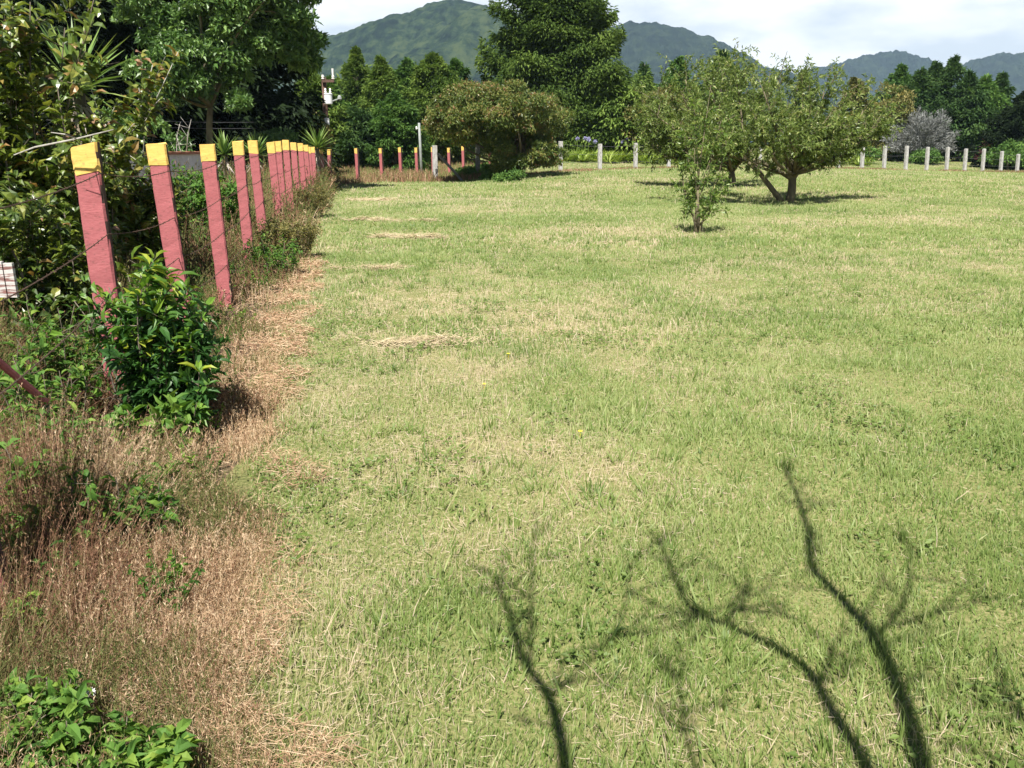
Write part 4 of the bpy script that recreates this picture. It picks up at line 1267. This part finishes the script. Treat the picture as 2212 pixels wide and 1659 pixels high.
# the wood at the right
for k, (X, Y, D, Rm, mat, lab) in enumerate((
        (1950, 138, 82, 3.2, 'cypress_b', 'rounded conifer of the dark wood, directly above the silvery grey bush'),
        (1990, 146, 80, 2.8, 'cypress_c', 'low topped conifer in the dark wood, second from the orchard crown'),
        (2025, 130, 83, 2.8, 'cypress_c', 'pointed conifer in the dark wood beside the tallest one'),
        (2063, 118, 82, 3.0, 'cypress_c', 'tallest pointed conifer of the dark wood'),
        (2098, 152, 79, 2.8, 'cypress_c', 'shaggy conifer right of the tallest in the dark wood'),
        (2132, 162, 80, 3.0, 'cypress_b', 'greener rounded conifer of the dark wood above the reddish bush'),
        (2168, 156, 83, 2.4, 'cypress_c', 'slim conifer of the dark wood near the photo edge'),
        (2225, 195, 66, 2.6, 'shade', 'nearly black conifer cut by the photo edge'),
        (2200, 255, 68, 2.2, 'cypress_b', 'low green cypress in front of the nearly black conifer'))):
    p = at(X, Y, D)
    z0 = gz(p[0], D)
    conifer('conifer', lab, (p[0], D, z0), p[2] - z0, Rm * 1.35, mat, 560 + k, 90, 270, (.36, .12), 1.15, .02, 'dark wood behind the white posts', .16, tipup=.65)
def dome(name, label, X, Ytop, D, w, mat, seed, leaf=(.22, .1), per=130, k=24, cat='shrub', tint=(.5, .2), cr=.55, group=None, flat=.75):
    p = at(X, Ytop, D)
    z0 = gz(p[0], D)
    h = p[2] - z0
    return broad_tree(name, label, cat, (p[0], D, z0), h * .3, [((p[0], D, z0 + h * .45), (w - cr * .5, w - cr * .5, h * .55 - cr * .4), k, cr)], mat, 'bark', seed, leaf, per, .08, 8, tint, group, flat=flat)
dome('tree', 'dull brown tree rising between the orchard crown and the dark wood', 1932, 182, 74, 2.3, 'olive', 581, (.26, .12), 170, 30, 'tree', (.55, .2), .7)
dome('tree', 'olive tree beside the giant cypress, behind the front orchard tree', 1425, 185, 56, 2.9, 'olive', 582, (.24, .10), 240, 44, 'tree', (.5, .2), .7)
dome('garden_shrub', 'green shrub under the dark wood behind the white posts', 1995, 322, 70, 1.5, 'cypress_b', 583, (.24, .1))
dome('garden_shrub', 'dark green shrub below the large orchard crown, behind the white posts', 1850, 318, 66, 2.0, 'cypress_b', 584, (.24, .1))
dome('garden_shrub', 'green shrub at the photo edge behind the last white posts', 2185, 300, 64, 1.8, 'cypress_b', 585, (.24, .1))
dome('garden_shrub', 'low dark shrub left of the front orchard tree, behind the strappy plants', 1330, 268, 58, 2.0, 'cypress', 586, (.24, .1))
dome('garden_shrub', 'low green shrub behind the lilac flowers', 1255, 292, 57, 1.7, 'cypress', 587, (.22, .1))
dome('garden_shrub', 'low shrub behind the slender young tree and the strappy plants', 1440, 285, 56, 1.8, 'cypress', 588, (.22, .1))
dome('flowering_bush', 'pink flowering bush peeping out beside the round bush', 1170, 296, 50, .55, 'pink', 589, (.16, .08), 60, 12, 'bush', (.5, .3), .3)
# silvery and reddish bushes
def twiggy(name, label, X0, X1, Ytop, Ybase, D, mat, seed, nst=90):
    r_ = np.random.default_rng(seed)
    c, t = at((X0 + X1) / 2, Ybase, D), at((X0 + X1) / 2, Ytop, D)
    w = (at(X1, Ybase, D)[0] - at(X0, Ybase, D)[0]) / 2
    z0 = gz(c[0], D)
    root = thing(name, label, 'bush', (c[0], D, z0))
    g = Geo()
    h = t[2] - z0
    S0, S1 = [], []
    for k in range(nst):
        d = rand_unit(r_, 1)[0]
        d[2] = abs(d[2])
        e = np.array([c[0], D, z0 + h * .25]) + d * np.array([w, w, h * .75]) * (.75 + .25 * r_.random())
        cc = curve((c[0] + r_.normal(0, .2), D + r_.normal(0, .2), z0), e, np.array([0, 0, .12 * h]), 6)
        tube(g, cc, np.linspace(.035, .01, 6), 4, .4, False)
        S0.append(cc[2]); S1.append(cc[5]); S0.append(cc[3]); S1.append(cc[5])
    S0, S1 = np.array(S0), np.array(S1)
    part(g, 'branches', M['grey_twig'], root)
    g = Geo()
    m = 9000
    idx = r_.integers(0, len(S0), m)
    tt = r_.random(m)[:, None]
    P = S0[idx] * (1 - tt) + S1[idx] * tt + r_.normal(0, .14, (m, 3))
    leaves(g, P, unit(unit(S1 - S0)[idx] + rand_unit(r_, m) * .7), rand_unit(r_, m), .30, .035, r_.random(m), 'flat', .1)
    part(g, 'twigs', M[mat], root)
    return root
twiggy('bare_bush', 'silvery grey leafless bush behind the white posts', 1900, 2056, 232, 368, 72, 'grey_twig', 591, 110)
twiggy('bare_bush', 'reddish twiggy bush behind the white posts, before the dark wood', 2112, 2165, 296, 368, 68, 'pink', 592, 40)

# strappy plants with lilac heads beyond the white posts
r_ = np.random.default_rng(77)
for k, (X, Y) in enumerate(((1242, 345), (1268, 348), (1296, 350), (1322, 350), (1350, 350), (1380, 351), (1410, 350), (1440, 352), (1850, 352), (1760, 350), (1800, 352))):
    p = at(X, Y, 54 + .9 * (k % 3) + (6 if X > 1700 else 0))
    z0 = gz(p[0], p[1])
    where = ['beside the first white post', 'left of the second white post', 'at the second white post', 'between second and third white posts', 'left of the third white post', 'at the third white post', 'right of the third white post', 'at the fourth white post', 'right of the large orchard trunk, third', 'right of the large orchard trunk, first', 'right of the large orchard trunk, second'][k]
    root = thing('strappy_plant', f'clump of bright green strappy leaves {where}', 'plant', (p[0], p[1], z0), 'strappy plants behind the white posts')
    g = Geo()
    for q in range(16):
        rosette(g, r_, (p[0] + r_.normal(0, .5), p[1] + r_.normal(0, .5), z0 + .02), 26, .75, .07, .1, 1, .3, 1.4, .5)
    part(g, 'leaves', M['lily'], root)
    if k in (0, 1, 2, 4, 7):
        for q in range(2 if k != 1 else 3):
            hd = np.array([p[0] + r_.normal(0, .45), p[1] + r_.normal(0, .2), z0 + 1.15 + .25 * r_.random()])
            g = Geo()
            leaves(g, np.repeat(hd[None], 60, 0), rand_unit(r_, 60) + np.array([0, 0, .2]), rand_unit(r_, 60), .15, .07, r_.random(60), 'flat', .1)
            part(g, 'flower_head', M['lilac'], root)
            g = Geo()
            tube(g, [(hd[0], hd[1], z0), hd], .014, 5)
            part(g, 'flower_stalk', M['lily'], root)

# ------------------------------------------------------------------ round bush
BY = 38.6
b = at(1118, 388, BY)
z0 = gz(b[0], BY)
cx = at(1078, 300, BY)[0]
ztop = at(1078, 172, BY)[2]
broad_tree('round_bush', 'wide dome shaped bush with russet tinged leaves before the far fence', 'bush', (b[0], BY, z0), .5,
           [((cx, BY, z0 + 2.55), (2.95, 2.6, ztop - z0 - 2.9), 105, .52), ((at(1120, 330, BY)[0], BY - .4, z0 + 1.35), (1.35, 1.2, 1.25), 54, .42), ((at(1000, 235, BY)[0], BY - .6, z0 + 2.6), (1.5, 1.4, .9), 18, .45), ((at(1185, 330, BY)[0], BY - .6, z0 + 1.0), (.55, .6, .5), 9, .32), ((at(960, 262, BY)[0], BY, z0 + 2.1), (.6, .7, .3), 6, .35)],
           'bush', 'bark', 601, (.15, .058), 460, .14, 26, (.46, .2), flush=.34, zc=(z0 + 1.4, ztop - .4))
for k, (X, Y, w, h) in enumerate(((1010, 388, .7, .45), (1065, 388, .8, .55), (1045, 382, .6, .5), (1100, 392, .5, .35))):
    p = ground_at(X, Y)
    broad_tree('low_shrub', f"low green shrub at the foot of the round bush, {['the leftmost', 'the widest', 'beside the dark concrete post', 'the smallest'][k]}", 'shrub', p, .12, [((p[0], p[1], p[2] + h * .45), (w, .5, h * .6), 16, .24)], 'cypress_b', 'bark', 610 + k, (.12, .06), 120, .03, 5, (.55, .2), 'low shrubs under the round bush')

# ------------------------------------------------------------------ orchard trees
TY = 24.4
b = ground_at(1705, 437)
TY = b[1]
fork = at(1712, 385, TY)
f2 = at(1690, 430, TY)
lim = []
targets = [(1420, 215, -.6), (1470, 150, .6), (1540, 140, -.8), (1590, 120, .9), (1650, 150, -1.6), (1680, 120, .2), (1735, 115, 1.0), (1780, 150, -1.2), (1830, 150, .4), (1865, 190, -.4), (1885, 240, .3), (1560, 250, -1.7), (1640, 235, -1.9), (1740, 230, -1.9), (1820, 250, -1.5), (1500, 265, -1.0), (1600, 290, -1.2), (1790, 255, -.9), (1690, 180, 2.2), (1560, 190, 2.0), (1800, 190, 2.0), (1895, 235, 0), (1870, 215, 1.0), (1620, 200, 0), (1700, 265, -2.2), (1850, 245, .6), (1750, 180, -1.0), (1720, 150, 1.5)]
elbow = at(1610, 345, TY)
for X, Y, dy in targets:
    e = at(X, Y + 36 + (Y < 200) * 12, TY + dy)
    src = elbow if X < 1600 else fork + np.array([0, 0, .12])
    lim.append((src, e, .055))
shoot_tree('orchard_tree', 'large spreading orchard tree with a forked trunk on the lawn', 'tree', b,
           [(np.array([b - np.array([0, 0, .15]), b * .5 + fork * .5 + np.array([.03, 0, 0]), fork]), .14, .11),
            (np.array([fork, at(1735, 350, TY), at(1760, 320, TY)]), .10, .07),
            (np.array([b + np.array([-.12, 0, -.1]), at(1665, 405, TY - .1), at(1640, 372, TY - .1), elbow, at(1570, 318, TY)]), .085, .05),
            (np.array([fork, at(1680, 365, TY), at(1650, 352, TY), elbow]), .10, .07)],
           .15, lim, 'peach', 'bark_moss', 701, 17, (.35, .8), 6, (.105, .030), 12, (.14, 0, .02), tint=(.55, .2))
b = ground_at(1582, 402)
TY2 = b[1]
fork = at(1580, 372, TY2)
lim = []
for X, Y, dy in [(1395, 210, 0), (1420, 160, -.8), (1450, 230, -1.3), (1480, 130, .6), (1530, 120, -.6), (1560, 110, 1.0), (1600, 125, -1.0), (1640, 150, .5), (1400, 265, -.6), (1500, 190, -1.6), (1570, 180, -1.8), (1440, 290, -.6), (1520, 270, -1.2), (1650, 210, -1), (1610, 260, -1)]:
    lim.append((fork + np.array([0, 0, .1]), at(X, Y + 34 + (Y < 200) * 8, TY2 + dy), .065))
shoot_tree('orchard_tree', 'orchard tree behind the slender young tree, left of the large spreading one', 'tree', b,
           [(np.array([b - np.array([0, 0, .15]), b * .5 + fork * .5, fork]), .17, .12), (np.array([fork, at(1555, 350, TY2), at(1540, 325, TY2)]), .09, .06), (np.array([fork, at(1600, 345, TY2), at(1625, 325, TY2)]), .09, .06)],
           .15, lim, 'peach', 'bark_moss', 702, 17, (.5, 1.15), 6, (.14, .040), 12, (.08, 0, .04), tint=(.5, .2))
# sapling
b = ground_at(1508, 503)
SY = b[1]
r_ = np.random.default_rng(17)
lim, tr = [], []
for X, Y, dy in [(1500, 235, -.1), (1532, 210, .1), (1556, 265, -.1), (1480, 300, 0), (1560, 335, .1), (1500, 320, -.1), (1540, 330, 0), (1475, 360, .1), (1560, 380, 0), (1480, 410, 0), (1545, 420, 0), (1490, 440, -.1), (1535, 455, -.1), (1505, 430, .1)]:
    e = at(X, Y, SY + dy)
    f_ = b + np.array([r_.normal(0, .02), r_.normal(0, .02), .0])
    m1 = f_ * .6 + e * .4 + np.array([r_.normal(0, .05) - (e[0] - b[0]) * .2, 0, 0])
    tr.append((np.array([f_ - np.array([0, 0, .1]), f_ * .5 + m1 * .5 + np.array([r_.normal(0, .02), 0, 0]), m1]), .019, .013))
    lim.append((m1, e, .014))
shoot_tree('young_tree', 'slender young tree with several stems from one base, in front of the orchard trees', 'tree', b, tr, .03, lim, 'sapling', 'bark_moss', 703, 6, (.18, .34), 3, (.105, .022), 5, (.06, 0, .16), tint=(.5, .25), spread=.85)

# ------------------------------------------------------------------ bare tree over the near lawn: it casts the branch shadows
def lift(X, Y, h=None):
    gp = ground_at(X, Y)
    h = 2.4 + max(gp[1] - 1.7, -.6) * .65 if h is None else h
    return gp + SUN * (h / SUN[2]), h
root = thing('bare_tree', 'bare branched tree whose branch shadows fall across the near lawn', 'tree', (.95, -2.7, 0))
g = Geo()
trunk_top = np.array([.55, -1.75, 2.1])
tube(g, curve((.95, -2.7, -.1), trunk_top, (.05, .05, 0), 7), np.linspace(.11, .075, 7), 10)
tw = np.random.default_rng(808)
def bough(px, r0, r1, start=None):
    pts = [lift(*p)[0] for p in px]
    if start is not None:
        pts = [np.asarray(start)] + pts
    pts = np.array(pts)
    s = np.linspace(0, 1, len(pts))
    n = len(pts) * 3
    fine = np.stack([np.interp(np.linspace(0, 1, n), s, pts[:, a]) for a in range(3)], -1)
    fine[1:-1] = (fine[:-2] + fine[1:-1] * 2 + fine[2:]) / 4
    tube(g, fine, np.linspace(r0, r1, n), 7)
    k0 = n // 3 if start is not None else 1
    for q in range(max(2, int(n * .5))):                 # fine twigs
        i_ = tw.integers(k0, n - 1)
        dr = unit(fine[min(i_ + 1, n - 1)] - fine[i_ - 1])
        d = unit(dr * .8 + rand_unit(tw, 1)[0] * .8)
        l_ = .10 + .26 * tw.random()
        e_ = fine[i_] + d * l_
        tube(g, curve(fine[i_], e_, tw.normal(0, .02, 3), 5), np.linspace(.0075, .003, 5), 5)
        for z in range(3):
            t_ = .3 + .6 * tw.random()
            q0 = fine[i_] * (1 - t_) + e_ * t_
            tube(g, [q0, q0 + unit(d + rand_unit(tw, 1)[0] * .9) * l_ * .45], [.003, .0015], 4)
bough([(1995, 1700), (1985, 1640), (1945, 1500), (1885, 1375), (1815, 1290), (1745, 1225), (1748, 1150), (1720, 1070), (1688, 1000)], .036, .009, trunk_top)
bough([(1890, 1380), (1955, 1310), (1968, 1220), (1940, 1130)], .011, .003)
bough([(1930, 1355), (2040, 1320), (2160, 1290)], .010, .004)
bough([(1900, 1720), (1860, 1640), (1790, 1530), (1750, 1450), (1660, 1390), (1560, 1350), (1480, 1315), (1440, 1200), (1400, 1150)], .028, .007, trunk_top)
bough([(1770, 1480), (1800, 1400), (1700, 1330)], .010, .003)
bough([(1225, 1720), (1218, 1620), (1190, 1505), (1125, 1425), (1105, 1330), (1068, 1255)], .026, .007, trunk_top)
bough([(1190, 1505), (1260, 1440), (1330, 1380), (1362, 1270), (1350, 1200)], .008, .003)
bough([(1145, 1450), (1150, 1250), (1160, 1100)], .009, .003)
bough([(1480, 1650), (1470, 1480), (1430, 1420)], .010, .004, trunk_top)
bough([(1560, 1350), (1620, 1290), (1600, 1200)], .009, .003)
bough([(2260, 1640), (2180, 1500), (2080, 1480)], .012, .005, trunk_top)
part(g, 'limbs', M['bark'], root, True)

# ------------------------------------------------------------------ haze
g = Geo()
box(g, (-3200, -60, -9), (3200, 3400, 420))
hm, nt = mat_new('valley_haze')
pv = N_(nt, 'ShaderNodeVolumePrincipled', {'Color': (.55, .77, 1.0, 1), 'Density': .00013, 'Anisotropy': .0})
ho = N_(nt, 'ShaderNodeOutputMaterial')
nt.links.new(pv.outputs[0], ho.inputs['Volume'])
tag(g.build('haze', hm), kind='stuff')
